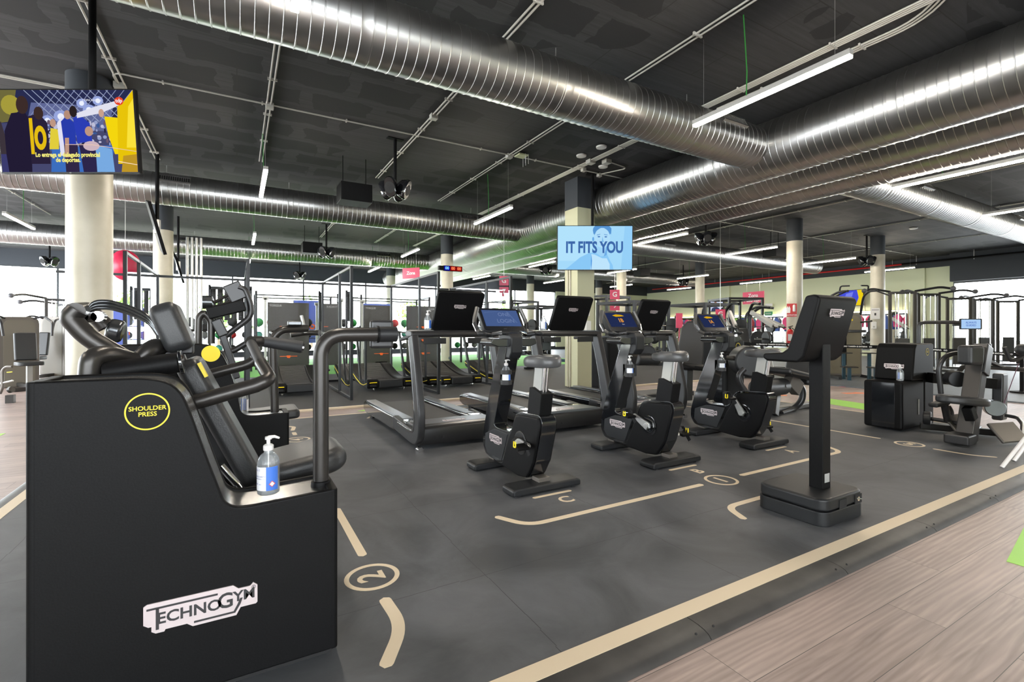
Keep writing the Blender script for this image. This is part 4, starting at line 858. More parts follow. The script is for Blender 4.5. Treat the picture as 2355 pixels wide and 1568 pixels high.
# ---------------------------------------------------------------- televisions
def tv(name_lab, c, w, h, rz, tilt, pole=None, polex=0.):
    """screen faces local -y"""
    t = thing('television', name_lab, 'television', c, rz)
    M = Matrix.Rotation(tilt, 4, 'X'); b = MB(); b.M = M; b.bb(-w/2, w/2, -.012, .03, -h/2, h/2); cs = b.build('casing', BLACK, t, bev=.006)
    b = MB(); b.M = M; b.bb(-w/2, w/2, -.014, -.010, -h/2-.0, -h/2+.012); b.build('bezel', DARK, cs)
    b = MB(); b.M = M; b.bb(-w*.35, w*.35, .03, .075, -h*.35, h*.2); b.build('rear_cover', BLACK, t, bev=.02)
    if pole is not None:
        b = MB(); b.cyl((polex, .16, -.1), (polex, .16, pole), .03, 12); b.bb(polex-.04, polex+.04, .06, .17, -.12, .12); b.build('ceiling_pole', BLACK, t)
        MB().bb(polex-.12, polex+.12, .08, .24, pole-.02, pole).build('ceiling_plate', BLACK, t)
    return t, M
def picture(t, M, w, h, shapes, name='screen'):
    """flat picture: coloured shapes in 0..1 screen units, each a hair in front of the last; one mesh"""
    b = MB(); b.M = M @ Matrix(((1, 0, 0, 0), (0, 0, -1, 0), (0, 1, 0, 0), (0, 0, 0, 1))); mats = []
    for i, (col, pts) in enumerate(shapes):
        m = emi('px_%02x%02x%02x' % col, srgb(*col), 1.)
        if m not in mats: mats.append(m)
        b.i = mats.index(m); b.add([((min(max(x, 0), 1)-.5)*w, (min(max(y, 0), 1)-.5)*h, .0125+.000012*i) for x, y in pts], [tuple(range(len(pts)))])
    return b.build(name, mats, t, flat=True)
def ell(cx, cy, rx, ry, n=18, a0=0., a1=360.): return [(cx+rx*math.cos(math.radians(a0+(a1-a0)*k/n)), cy+ry*math.sin(math.radians(a0+(a1-a0)*k/n))) for k in range(n if a1-a0 >= 360 else n+1)]
full = [(0, 0), (1, 0), (1, 1), (0, 1)]
c = at(158, 303, D=4.25)
t, M = tv('large television hanging in front of the thick left column, showing players in yellow and blue', c, 1.225, .725, -YAW, math.radians(5), CZ-c.z, .07)
rnd = random.Random(3)
sh = [((70, 72, 110), full), ((40, 44, 80), [(0, .6), (1, .65), (1, 1), (0, 1)]), ((96, 104, 150), [(.2, .55), (.8, .5), (.85, .8), (.25, .85)])]
for k in range(11): x = .2+k*.06; sh.append(((165, 175, 205), [(x, 1), (x+.006, 1), (x+.24, .62), (x+.232, .62)]))
for k in range(11): x = .2+k*.06; sh.append(((140, 150, 190), [(x, .62), (x+.005, .62), (x+.2, 1), (x+.194, 1)]))
for x, y, r in ((.62, .84, .03), (.74, .87, .03), (.46, .68, .04), (.36, .63, .035), (.67, .76, .035)): sh += [((150, 165, 220), ell(x, y, r*1.3, r*1.9)), ((235, 240, 255), ell(x, y, r*.6, r))]
sh += [(rnd.choice([(150, 160, 200), (70, 60, 90), (110, 90, 110), (60, 90, 150), (190, 190, 215), (40, 36, 60)]), ell(rnd.uniform(.3, .85), rnd.uniform(.28, .62), rnd.uniform(.006, .018), rnd.uniform(.01, .035), 8)) for _ in range(170)]
sh += [((60, 110, 190), [(.36, 0), (.80, 0), (.84, .33), (.38, .30)]), ((120, 170, 225), [(.70, 0), (.83, 0), (.82, .28), (.70, .34)]),
 ((110, 105, 60), [(0, .6), (.1, .62), (.15, 1), (0, 1)]), ((165, 155, 60), ell(.1, .82, .07, .12)), ((60, 52, 60), [(0, 0), (.06, .3), (.02, .62), (0, .6)]),
 ((34, 28, 52), [(.04, 0), (.22, 0), (.24, .6), (.2, .74), (.1, .72), (.04, .5)]), ((60, 44, 42), ell(.185, .82, .045, .11)), ((42, 34, 58), [(.22, .1), (.36, .1), (.36, .6), (.3, .72), (.22, .68)]), ((228, 190, 20), [(.225, .22), (.25, .22), (.25, .66), (.225, .66)]), ((228, 190, 20), ell(.30, .42, .045, .15)), ((42, 34, 58), ell(.30, .42, .02, .08)), ((60, 44, 42), ell(.3, .72, .035, .08)),
 ((225, 205, 60), [(.36, .28), (.43, .28), (.44, .52), (.38, .54)]), ((190, 150, 130), ell(.40, .60, .022, .05)),
 ((225, 225, 245), [(.44, .2), (.49, .2), (.5, .6), (.47, .68), (.43, .6)]), ((40, 60, 170), [(.47, .32), (.56, .32), (.56, .6), (.5, .68), (.46, .62)]), ((50, 40, 70), [(.47, 0), (.57, 0), (.57, .34), (.47, .34)]), ((180, 140, 120), ell(.51, .70, .025, .055)), ((190, 150, 130), [(.47, .18), (.50, .18), (.51, .42), (.48, .42)]),
 ((44, 62, 180), [(.57, .35), (.68, .38), (.67, .6), (.6, .70), (.55, .66)]), ((45, 38, 75), [(.60, 0), (.70, 0), (.70, .36), (.58, .34)]), ((40, 32, 34), ell(.555, .74, .028, .07)), ((190, 150, 130), ell(.66, .5, .03, .06)), ((205, 180, 190), ell(.67, .32, .06, .06)),
 ((225, 225, 240), [(.58, .66), (.76, .72), (.93, .84), (.9, .88), (.72, .8), (.58, .72)]), ((200, 160, 140), ell(.76, .72, .02, .05)),
 ((244, 214, 15), [(.78, .68), (.9, .66), (.93, .5), (.91, .22), (.84, .22), (.80, .45)]), ((232, 196, 10), [(.86, .1), (1, .1), (1, 1), (.93, .86), (.88, .8)]), ((190, 150, 40), [(.88, 0), (1, 0), (1, .22), (.9, .2)]), ((250, 226, 60), [(.93, .3), (1, .3), (1, .9), (.96, .8)]),
 ((60, 60, 110), [(.0, .0), (.05, .0), (.04, .22), (0, .22)]), ((255, 225, 190), [(.86, .125), (1, .085), (1, .093), (.86, .135)]), ((235, 200, 180), [(.48, .335), (.68, .33), (1, .25), (1, .256), (.68, .338), (.48, .342)]), ((230, 70, 40), ell(.895, .865, .033, .05))]
sc = picture(t, M, 1.20, .70, sh)
MM = M @ Matrix(((1, 0, 0, 0), (0, 0, -1, 0), (0, 1, 0, 0), (0, 0, 0, 1)))
ORG0[0] = Vector((0, 0, 0))
yl = emi('subtitle_yellow', srgb(248, 240, 130), 1.); wl = emi('screen_white', srgb(240, 240, 250), 1.)
text('subtitle', 'Lo entrega el delegado provincial\nde deportes.', .052, yl, sc, MM @ Matrix.Translation((-.01, -.225, .016)), bold=.0018, line=.85, ext=.0002, sx=.82)
text('channel_logo', 'tdp', .045, wl, sc, MM @ Matrix.Translation((.474, .258, .0165)), ext=.0002, bold=.001)
text('screen_lettering', 'COPA ASOBAL', .026, wl, sc, MM @ Matrix.Translation((.24, .262, .0165)), ext=.0002)
text('maker_logo', 'LG', .014, SILV, sc, MM @ Matrix.Translation((0, -.357, .0145)), ext=.0002)
c = at(1368, 570, D=9.35)
t, M = tv('bright blue television with the words IT FITS YOU in front of the square column', c, 1.47, .865, -YAW, math.radians(2), CZ-c.z, -.02)
K = [((165, 218, 250), full), ((178, 226, 252), [(.0, .2), (.45, .2), (.5, 1), (0, 1)]), ((150, 208, 248), [(.85, 0), (1, 0), (1, 1), (.9, 1)]),
 ((138, 200, 246), [(.10, 0), (.16, .08), (.30, .28), (.42, .38), (.52, .40), (.53, .5), (.66, .5), (.66, .36), (.70, .22), (.74, .1), (.75, 0)]),
 ((190, 228, 252), [(.44, 0), (.455, .2), (.45, .36), (.50, .34), (.60, .26), (.66, .26), (.70, .12), (.70, 0)]), ((90, 158, 226), [(.455, 0), (.462, .2), (.452, .36), (.446, .2), (.45, 0)]),
 ((160, 212, 248), [(.52, .38), (.54, .55), (.66, .55), (.66, .40), (.64, .32), (.58, .30)]), ((110, 172, 230), [(.62, .30), (.66, .34), (.67, .6), (.65, .5)]),
 ((88, 150, 212), ell(.595, .90, .125, .18)+[]), ((100, 165, 228), ell(.475, .70, .012, .05)), ((178, 222, 250), ell(.597, .73, .106, .23)), ((88, 150, 212), [(.49, .86), (.60, .985), (.70, .86), (.715, .80), (.72, .95), (.62, 1), (.57, 1), (.48, .95), (.478, .80)]),
 ((80, 140, 205), [(.525, .80), (.57, .82), (.572, .81), (.525, .785)]), ((80, 140, 205), [(.622, .815), (.668, .80), (.668, .788), (.62, .803)]), ((60, 110, 180), ell(.552, .755, .018, .014)), ((60, 110, 180), ell(.645, .752, .018, .014)),
 ((120, 182, 234), [(.60, .76), (.612, .66), (.622, .64), (.60, .63), (.584, .64), (.594, .66)]), ((70, 128, 200), [(.572, .570), (.598, .582), (.625, .570), (.598, .548)])]
sc = picture(t, M, 1.445, .84, K); ORG0[0] = Vector((0, 0, 0))
MM = M @ Matrix(((1, 0, 0, 0), (0, 0, -1, 0), (0, 1, 0, 0), (0, 0, 0, 1)))
text('screen_lettering', 'IT FITS YOU', .30, emi('screen_navy', srgb(62, 104, 170), 1.), sc, MM @ Matrix.Translation((-.01, .0, .015)), bold=.011, ext=.0003, sx=.70)
# edge-on televisions further left
def tv_edge(lab, pole_px, d, top, bot, w):
    p = cp(*pole_px); p.y -= .35; a = at(*top, D=d); c = at(*bot, D=d+.3); mid = (a+c)/2
    t = thing('television', lab, 'television', p, world=True)
    h = .62; u = (a-c).normalized()
    b = MB(); b.bar(a, c, .05, w, Vector((mid.x, mid.y+.35, 0)).normalized()); b.build('casing', BLACK, t, bev=.004)
    b = MB(); b.cyl((p.x, p.y, CZ), (p.x, p.y, mid.z-.05), .03, 10); b.bar((p.x, p.y, mid.z), mid+Vector((.0, 0, 0)), .05, .05); b.build('ceiling_pole', BLACK, t)
    b = MB(); b.cyl((p.x, p.y, mid.z+.12), (p.x, p.y, mid.z-.12), .05, 10); b.build('swivel', SILV, t)
    return t
tv_edge('dark television seen edge on, hanging from a black pole right of the left television', (368, 368), 8.3, (340, 462), (376, 580), .8)
tv_edge('smaller television seen edge on, on a pole beside the second left column', (413, 505), 13.2, (402, 588), (418, 640), .9)
# small televisions on the green wall
def wtv(lab, y, z, w, h, sh):
    t, M = tv(lab, (XW-.25, y, z), w, h, -PI/2-.15, 0); picture(t, M, w-.04, h-.04, sh); MB().bb(-.1, .1, .06, .2, -.1, .1).build('wall_bracket', BLACK, t); return t
a, c = at(1625, 686, X=XW-.25), at(1666, 716, X=XW-.25)
wtv('wall television showing a man in a blue mask, above the free weights', (a.y+c.y)/2, (a.z+c.z)/2-.03, 1.25, .75, [((205, 215, 238), full), ((225, 150, 165), [(0, .55), (1, .52), (1, .55), (0, .58)]), ((60, 66, 96), [(.22, 0), (.28, .25), (.42, .34), (.62, .34), (.76, .22), (.82, 0)]), ((170, 125, 105), ell(.52, .66, .085, .2)), ((45, 38, 38), ell(.52, .84, .09, .08)), ((120, 180, 225), ell(.52, .54, .085, .1)), ((170, 125, 105), [(.47, .34), (.57, .34), (.57, .44), (.47, .44)])])
a, c = at(1938, 668, X=XW-.25), at(1977, 700, X=XW-.25)
wtv('wall television with a blue and yellow picture, behind the kiosk screen', (a.y+c.y)/2, (a.z+c.z)/2-.03, 1.15, .75, [((70, 80, 215), full), ((120, 130, 235), [(.2, .3), (.5, .35), (.6, .9), (.3, .8)]), ((235, 205, 25), [(.7, 0), (1, 0), (1, 1), (.75, 1), (.82, .5)]), ((40, 50, 140), [(0, 0), (.3, 0), (.2, .5), (0, .6)])])
# timer
c = at(1042, 617.5, Y=14.55); t = thing('digital_timer', 'red and blue digital timer reading 00 00 00 on the round column', 'timer', c)
b = MB(); b.bb(-.33, .33, 0, .08, -.085, .085); b.build('case', BLACK, t, bev=.01)
for i, (s_, col) in enumerate((('00', (80, 120, 255)), ('00', (255, 60, 40)), ('00', (255, 60, 40)))):
    b = MB(); b.bb(-.31+i*.21, -.11+i*.21, -.004, 0, -.075, .075); f = b.build('digit_field', emi('led_field%d' % i, srgb(*((10, 10, 150) if i == 0 else (130, 5, 10))), 1.), t, flat=True)
    text('digits', s_, .13, emi('led_%d' % min(i, 1), srgb(*((120, 190, 255) if i == 0 else (255, 120, 80))), 1.6), f, frame((-.21+i*.21, -.006, 0), (1, 0, 0), (0, 0, 1)), ext=.0005, bold=.003)
MB().bb(-.48, -.33, .0, .12, -.07, .07).build('side_box', BLACK, t)
# pink hanging signs
def sign(lab, c, w, h, s_, rz=-PI/2, size=.2, top=None, m=PINK, mt_=TEXTW):
    t = thing('hanging_sign', lab, 'sign', c, rz, 'pink hanging signs' if m is PINK else None)
    p = MB().bb(-w/2, w/2, 0, .02, -h/2, h/2).build('panel', m, t, flat=True)
    if s_: text('sign_lettering', s_, size, mt_, p, frame((0, -.002, 0), (1, 0, 0), (0, 0, 1)), bold=.004, ext=.001, line=.9)
    if top:
        for x in (-w*.3, w*.3): MB().cyl((x, .01, h/2), (x, .01, top-c[2]), .006, 6).build('wire', SILV, t)
    return t
a, b_ = at(1708, 674, X=20.72), at(1757, 696, X=20.72)
sign('pink sign reading Zona Peso libre hung below a tube light', (20.72, (a.y+b_.y)/2, (a.z+b_.z)/2), abs(a.y-b_.y), .56, 'Zona\nPeso libre', -PI/2, .23, 3.4)
a = at(945, 628, Y=16.9); sign('pink sign reading Zona hung left of the timer column', (a.x, a.y, a.z), .72, .38, 'Zona', -.9, .17, CZ)
def gsign(lab, px, py, D, l1, l2, w=.3, s=1.):
    p = at(px, py, D=D); t = thing('hanging_sign', lab, 'sign', p, -YAW, 'pink hanging signs')
    for i, ch in enumerate((l1, l2)):
        z = (.5-i)*w*1.15; q = MB().bb(-w/2, w/2, 0, .015, z-w/2, z+w/2).build('panel', PINK, t, flat=True)
        text('sign_lettering', ch, w*.7, TEXTW, q, frame((0, -.002, z), (1, 0, 0), (0, 0, 1)), bold=.004, ext=.001)
    MB().cyl((0, .01, w*1.1), (0, .01, CZ-p.z), .006, 6).build('wire', SILV, t); return t
gsign('pink sign with G and 8, right of the 1A bike console', 1657, 735, 12.5, 'G', '8', .25)
gsign('pink sign with G and 9, left of the third treadmill console', 1414, 690, 15, 'G', '9', .30)
gsign('pink sign with G at the top, by the glass left of the square column', 1159, 658, 12.3, 'G', '7', .24)
a = at(1562, 737, D=11.8); b = MB(); b.box(a, (.16, .02, .36), (0, 0, -YAW)); b.cyl((a.x, a.y, 0), (a.x, a.y, a.z-.18), .012, 8); tag(b.build('standing_sign', PINK), 'plain narrow pink sign beside the third treadmill frame', 'sign')
a = at(1155, 625, D=15)
c = at(288, 610, D=10); t = thing('balloon', 'big pinkish red balloon behind the left glass partition', 'balloon', c, world=True)
MB().ball(c, (.26, .22, .32), 24, 16).build('envelope', mat('balloon_red', srgb(205, 45, 80), .3), t, ang=2); MB().cyl((c.x, c.y, c.z-.33), (c.x, c.y, c.z-.30), .02, 8, .005).build('knot', REDM, t); MB().cyl((c.x, c.y, c.z+.3), (c.x, c.y, CZ), .004, 5).build('string', WHITE, t)
# ================================================================ glass partitions and curved treadmills
POSTM = mat('partition_black', (.015, .017, .02), .4, .3)
def partition(lab, x, y0=8.3, y1=11.4, h=2.24):
    t = thing('glass_partition', lab, 'glass partition', (x, y0, -.03), world=True, group='glass partitions between the curved treadmills')
    for y in (y0, (y0+y1)/2-.5, y1): MB().bb(x-.022, x+.022, y-.022, y+.022, -.03, h).build('post', POSTM, t, flat=True)
    MB().bb(x-.018, x+.018, y0+.023, y1-.023, h-.04, h).build('top_rail', POSTM, t, flat=True)
    MB().bb(x-.018, x+.018, y0+.023, y1-.023, .0, .04).build('bottom_rail', POSTM, t, flat=True)
    for a, c in ((y0+.023, (y0+y1)/2-.523), ((y0+y1)/2-.477, y1-.023)): MB().poly([(x, a, .04), (x, c, .04), (x, c, h-.04), (x, a, h-.04)]).build('glass_pane', GLASS, t, flat=True)
    return t
for x, l in ((-1.32, 'glass partition with a broad black post, left of the thick column gap'), (.15, 'glass partition behind the second machine, in the left half'), (1.66, 'glass partition left of the middle curved treadmill'), (3.2, 'glass partition right of the middle curved treadmill'), (4.72, 'glass partition right of the rightmost curved treadmill')): partition(l, x)
xs = [-2.8, -1.30, .17, 1.68, 3.22, 4.70]
for i, (a, c) in enumerate(zip(xs, xs[1:])):
    l = ['leftmost back glass screen by the thick column', 'back glass screen behind the first machines', 'back glass screen behind the left curved treadmill', 'back glass screen behind the middle curved treadmill', 'back glass screen behind the right curved treadmill'][i]
    t = thing('glass_screen', l, 'glass screen', (a, 11.5, -.03), world=True, group='back glass screens')
    MB().bb(a, c, 11.47, 11.505, 2.19, 2.235).build('top_rail', POSTM, t, flat=True); MB().bb(a, c, 11.47, 11.505, 0, .045).build('bottom_rail', POSTM, t, flat=True)
    MB().poly([(a+.02, 11.486, .045), (c-.02, 11.486, .045), (c-.02, 11.486, 2.19), (a+.02, 11.486, 2.19)]).build('glass_pane', GLASS, t, flat=True)
CBELT = mat('slat_belt', (.11, .105, .10), .45)
def curved(loc, lab):
    t = thing('curved_treadmill', lab, 'curved treadmill', loc, group='curved treadmills behind glass'); L_ = 1.75
    z = lambda y: .165+(.045*((.5-y)/.5)**2 if y < .5 else .26*((y-.5)/1.25)**1.7)
    ys = [i*L_/20 for i in range(21)]
    b = MB(); b.prism([(y, z(y)) for y in ys]+[(y, z(y)-.03) for y in ys[::-1]], 'x', -.235, .235); b.build('belt', CBELT, t, ang=.9)
    b = MB()
    for i in range(34): y = .03+i*(L_-.06)/33; b.box((0, y, z(y)+.003), (.46, .010, .010), (math.atan(.5*(y-.75)), 0, 0))
    b.build('slats', mat('slat_rubber', (.055, .052, .05), .5), t)['kind'] = 'stuff'
    for s_ in (-1, 1):
        pr = [(-.03, .05), (-.05, .18), (-.02, z(0)+.02)]+[(y, z(y)+.035) for y in ys[1:-1]]+[(L_+.03, z(L_)+.0), (L_+.02, z(L_)-.14), (L_*.8, .16), (L_*.5, .08), (.25, .06)]
        x0, x1 = sorted((s_*.24, s_*.46)); b = MB(); b.prism(pr, 'x', x0, x1); p = b.build('side_cover', BLACK, t, bev=.03, seg=3)
        b = MB(); xx = s_*.463; b.tube([(s_*.28, -.054, .165), (xx-.06*s_, -.054, .165), (xx, .0, .15), (xx, .25, .10), (xx, .5, .10), (xx, .9, .17), (xx, L_, z(L_)-.05)], .009, 6, .05); b.build('yellow_line', YEL, p)
        b = MB(); b.bb(min(s_*.27, s_*.45), max(s_*.27, s_*.45), .10, 1.5, .0, .0) if False else b.box((s_*.35, -.052, .11), (.12, .01, .04)); b.build('vent', BLACKF, p)
        b = MB(); b.bar((s_*.45, .55, .15), (s_*.45, .95, 1.13), .035, .08); b.build('upright', POSTM, t, bev=.008)
        b = MB(); b.bar((s_*.45, .12, .12), (s_*.455, .10, 1.02), .04, .05); b.build('front_upright', POSTM, t, bev=.008)
        b = MB(); b.tube([(s_*.45, .95, 1.13), (s_*.45, .12, 1.10), (s_*.42, .02, 1.12)], .02, 10, .05); b.build('side_handrail', TUBEM, t)
        b = MB(); b.cyl((s_*.3, .12, .03), (s_*.3, .12, .0), .03, 10); b.cyl((s_*.3, .12, .1), (s_*.3, .12, .0), .012, 8); b.build('foot', CHROME, t)
    b = MB(); b.bb(-.24, .24, -.05, .04, .05, .205); b.build('front_roller_cover', DARK, t, bev=.03, seg=3)
    b = MB(); b.tube([(-.45, .95, 1.13), (-.2, 1.05, 1.16), (.2, 1.05, 1.16), (.45, .95, 1.13)], .022, 10, .05); b.build('cross_handle', TUBEM, t)
    b = MB(); b.box((0, 1.05, 1.22), (.26, .04, .10), (-.5, 0, 0)); b.build('console', DARK, t, bev=.01)
    b = MB(); b.bar((-.25, .95, 1.12), (-.30, 1.2, 1.42), .03, .03); b.bar((.25, .95, 1.12), (.30, 1.2, 1.42), .03, .03); 
    return t
CT = curved((2.60, 9.30, 0), 'middle curved manual treadmill with yellow line, between two glass partitions')
dup(CT, (1.0, 9.35, 0), None, 'left curved manual treadmill, partly behind the front handle post')
dup(CT, (4.06, 9.2, 0), None, 'right curved manual treadmill, under the nearest treadmill console')
dup(CT, (-.55, 9.3, 0), None, 'curved manual treadmill mostly hidden behind the second machine')
# ================================================================ turf area
BOARD = mat('board_charcoal', srgb(58, 56, 54), .6)
def board(lab, x, y, w=1.05, h=1.78, rz=0.):
    t = thing('training_board', lab, 'training board', (x, y, 0), rz, 'charcoal training boards on the turf')
    p = MB().bb(-w/2, w/2, 0, .09, .16, .16+h).build('board', BOARD, t, bev=.01)
    text('board_lettering', 'TORQUE', .075, mat('faint_lettering', (.25, .25, .25), .6), p, frame((-w/2+.2, -.002, .16+h-.09), (1, 0, 0), (0, 0, 1)), bold=.003)
    for z in (1.25, .84, .42):
        b = MB(); b.prism([(-.22, z+.02), (-.05, z+.02), (-.03, z-.02), (.03, z-.02), (.05, z+.02), (.22, z+.02), (.22, z+.035), (.06, z+.035), (.04, z+.05), (-.04, z+.05), (-.06, z+.035), (-.22, z+.035)], 'y', -.02, 0); b.build('orange_hook', ORG, p)
    b = MB(); b.bb(-.25, .25, -.1, .4, 0, .05); b.bb(-.18, .18, .0, .08, .05, .2); b.build('base', BLACK, t)
    b = MB(); b.bb(-w/2-.08, -w/2-.02, .0, .07, 0, 2.05); b.bb(-w/2-.12, -w/2+.03, .0, .05, 2.0, 2.1); b.build('mast', SILVP, t); return t
board('charcoal board with orange hooks behind the left curved treadmill', 1.25, 14.7); board('charcoal board with orange hooks behind the middle curved treadmill', 3.9, 15.0); board('charcoal board between the two others, further back', 2.9, 17.2)
def ribbed(lab, x, y, w, rz=0):
    t = thing('mat_rack', lab, 'rack', (x, y, 0), rz, 'racks with hanging ribbed mats')
    for s_ in (-1, 1): MB().bb(s_*w/2-.03, s_*w/2+.03, -.03, .03, 0, 2.42).build('upright', POSTM, t, flat=True)
    MB().bb(-w/2, w/2, -.03, .03, 2.30, 2.38).build('crossbar', POSTM, t, flat=True)
    for i in range(6):
        xx = -w/2+.08+(w-.16)*i/5; MB().cyl((xx, .04, 1.45), (xx, .04, 2.34), (w-.16)/12, 10).build('hanging_mat', BLACKF, t)
    return t
ribbed('rack of dark ribbed mats hanging behind the second machine screen', -.15, 15.6, 1.0); ribbed('rack of dark ribbed mats hanging left of the middle glass post', 2.75, 16.3, .95); ribbed('rack of dark mats at far left of the glass, near the second column', -2.2, 17.2, .8)
# medicine ball rack and dumbbells
t = thing('ball_rack', 'long low rack for exercise balls behind the glass screens', 'rack', (1.0, 18.6, 0), world=True)
for x in (-1.4, .4, 2.2, 4.0): MB().bb(x-.03, x+.03, 18.4, 18.8, 0, 1.35).build('upright', POSTM, t, flat=True)
for z in (.45, .9, 1.3): MB().bb(-1.5, 4.1, 18.42, 18.78, z-.02, z).build('shelf', POSTM, t, flat=True)
cols = [BLACKF, BLACKF, mat('ball_grey', (.12, .12, .12), .6), mat('ball_teal', srgb(90, 180, 170), .5), mat('ball_red', srgb(190, 30, 40), .5), mat('ball_green', srgb(30, 140, 70), .5)]; cn = ['black', 'black', 'grey', 'teal', 'red', 'green']
k = 0
for z, row in ((1.3, 'top'), (.9, 'middle'), (.45, 'bottom')):
    for i in range(14):
        r = .15 if z > 1 else .12; x = -1.3+i*.39; ci = [0, 0, 1, 0, 2, 5, 4, 0, 3, 0, 1, 2, 0, 5][(i+k) % 14]
        o = MB().ball((x, 18.6, z+r-.001), r, 14, 8).build('exercise_ball', cols[ci], ang=2); tag(o, '%s exercise ball on the %s shelf of the long ball rack' % (cn[ci], row), 'ball', 'exercise balls on the rack')
    k += 3
# punching bag, green net, posters
t = thing('punching_bag', 'black upright punching bag seen under the nearest treadmill shelf', 'punching bag', (5.0, 13.2, 0), world=True); t.location = (4.75, 13.2, 0); ORG0[0] = Vector((4.75, 13.2, 0))
MB().lathe([(.14, .02), (.15, .05), (.15, 1.0), (.13, 1.1), (.06, 1.14)], (4.75, 13.2, 0), 18).build('bag', BLACK, t); MB().lathe([(.2, 0), (.2, .05), (.14, .06)], (4.75, 13.2, 0), 18).build('base', DARK, t)
a = at(1108, 812, D=17.5); b = MB(); n = 12
b.add([(a.x-.35+.7*i/n, a.y+(.03 if i % 2 else -.03), z) for z in (0, 1.15) for i in range(n+1)], [(i, i+1, n+2+i, n+1+i) for i in range(n)]); tag(b.build('green_net', mat('net_green', srgb(20, 110, 60), .7)), 'dark green hanging net over the turf right of the punching bag', 'net')
POSTER = mat('poster_blue', srgb(80, 100, 190), .6)
def poster(lab, x, y, w, h, z):
    t = thing('banner', lab, 'banner', (x, y, z), 0, 'blue banners by the windows'); p = MB().bb(-w/2, w/2, 0, .03, -h/2, h/2).build('panel', POSTER, t, flat=True)
    text('banner_lettering', 'Go fit', .40, ORG, p, frame((0, -.003, -.15), (1, 0, 0), (0, 0, 1)), bold=.01)
    for s_ in (-1, 1): MB().bb(s_*w/2-.02, s_*w/2+.02, .03, .07, -z, h/2).build('pole', POSTM, t)
    return t
poster('blue banner with orange Go fit lettering right of the left board', 2.55, 19.6, 1.4, 1.6, 1.5); poster('blue banner with orange lettering behind the middle board', 5.0, 19.6, 1.3, 1.5, 1.5); poster('blue banner far left behind the glass', -3.2, 19.6, 1.1, 1.2, 1.3)
def rig(lab, x0, x1, y0, y1, h=2.35):
    t = thing('pull_up_rig', lab, 'pull-up rig', (x0, y0, 0), world=True)
    for x in (x0, (x0+x1)/2, x1):
        for y in (y0, y1): MB().bb(x-.03, x+.03, y-.03, y+.03, 0, h).build('upright', POSTM, t, flat=True)
        MB().bb(x-.025, x+.025, y0+.03, y1-.03, h-.06, h).build('side_beam', POSTM, t, flat=True)
    for y in (y0, y1): MB().cyl((x0, y, h-.12), (x1, y, h-.12), .02, 8).build('pull_up_bar', TUBEM, t)
    return t
rig('black pull-up rig on the turf behind the training boards', .5, 6.6, 16.2, 17.6); 
# small machines beside the glass, under the T2 console
FW = mat('bluish_frame', srgb(40, 70, 85), .4, .3)
def flywheel(lab, x, y, rz):
    t = thing('rowing_machine', lab, 'rowing machine', (x, y, 0), rz, 'rowing machines with yellow rings')
    b = MB(); b.lathe([(.02, -.05), (.27, -.04), (.27, .04), (.02, .05)], (0, 0, .72), 28, 'x'); b.build('flywheel', DARK, t)
    b = MB(); b.M = Matrix.Translation((0, 0, .72)) @ Matrix.Rotation(PI/2, 4, 'Y'); b.ring((0, 0, -.052), .235, .255, .105); b.build('yellow_ring', YEL, t)
    b = MB(); b.bb(-.05, .05, -.1, 1.9, .28, .36); b.build('rail', FW, t, bev=.01); b = MB(); b.bar((0, 0, .1), (0, .35, .5), .1, .1); b.bar((0, -.1, .05), (0, .05, .7), .12, .12); b.build('front_leg', FW, t, bev=.01)
    b = MB(); b.bb(-.28, .28, -.15, -.08, -.0, .06); b.build('front_foot', BLACK, t); b = MB(); b.bb(-.22, .22, 1.8, 1.88, -.0, .06); b.bb(-.04, .04, 1.8, 1.86, .06, .28); b.build('rear_foot', BLACK, t)
    b = MB(); b.prism(rrect(-.16, 1.0, .16, 1.32, .06), 'z', .40, .46); b.build('seat', LEATH, t, bev=.015)
    b = MB(); b.bar((0, .02, .95), (0, .1, 1.12), .03, .03); b.box((0, .1, 1.2), (.24, .03, .17), (-.3, 0, 0)); b.build('console', BLACK, t, bev=.006); return t
flywheel('rowing machine with a yellow ring seen below the middle treadmill shelf', 6.05, 11.9, .2); q = flywheel('rowing machine with a yellow ring right of the square column base', 8.1, 10.6, .2)
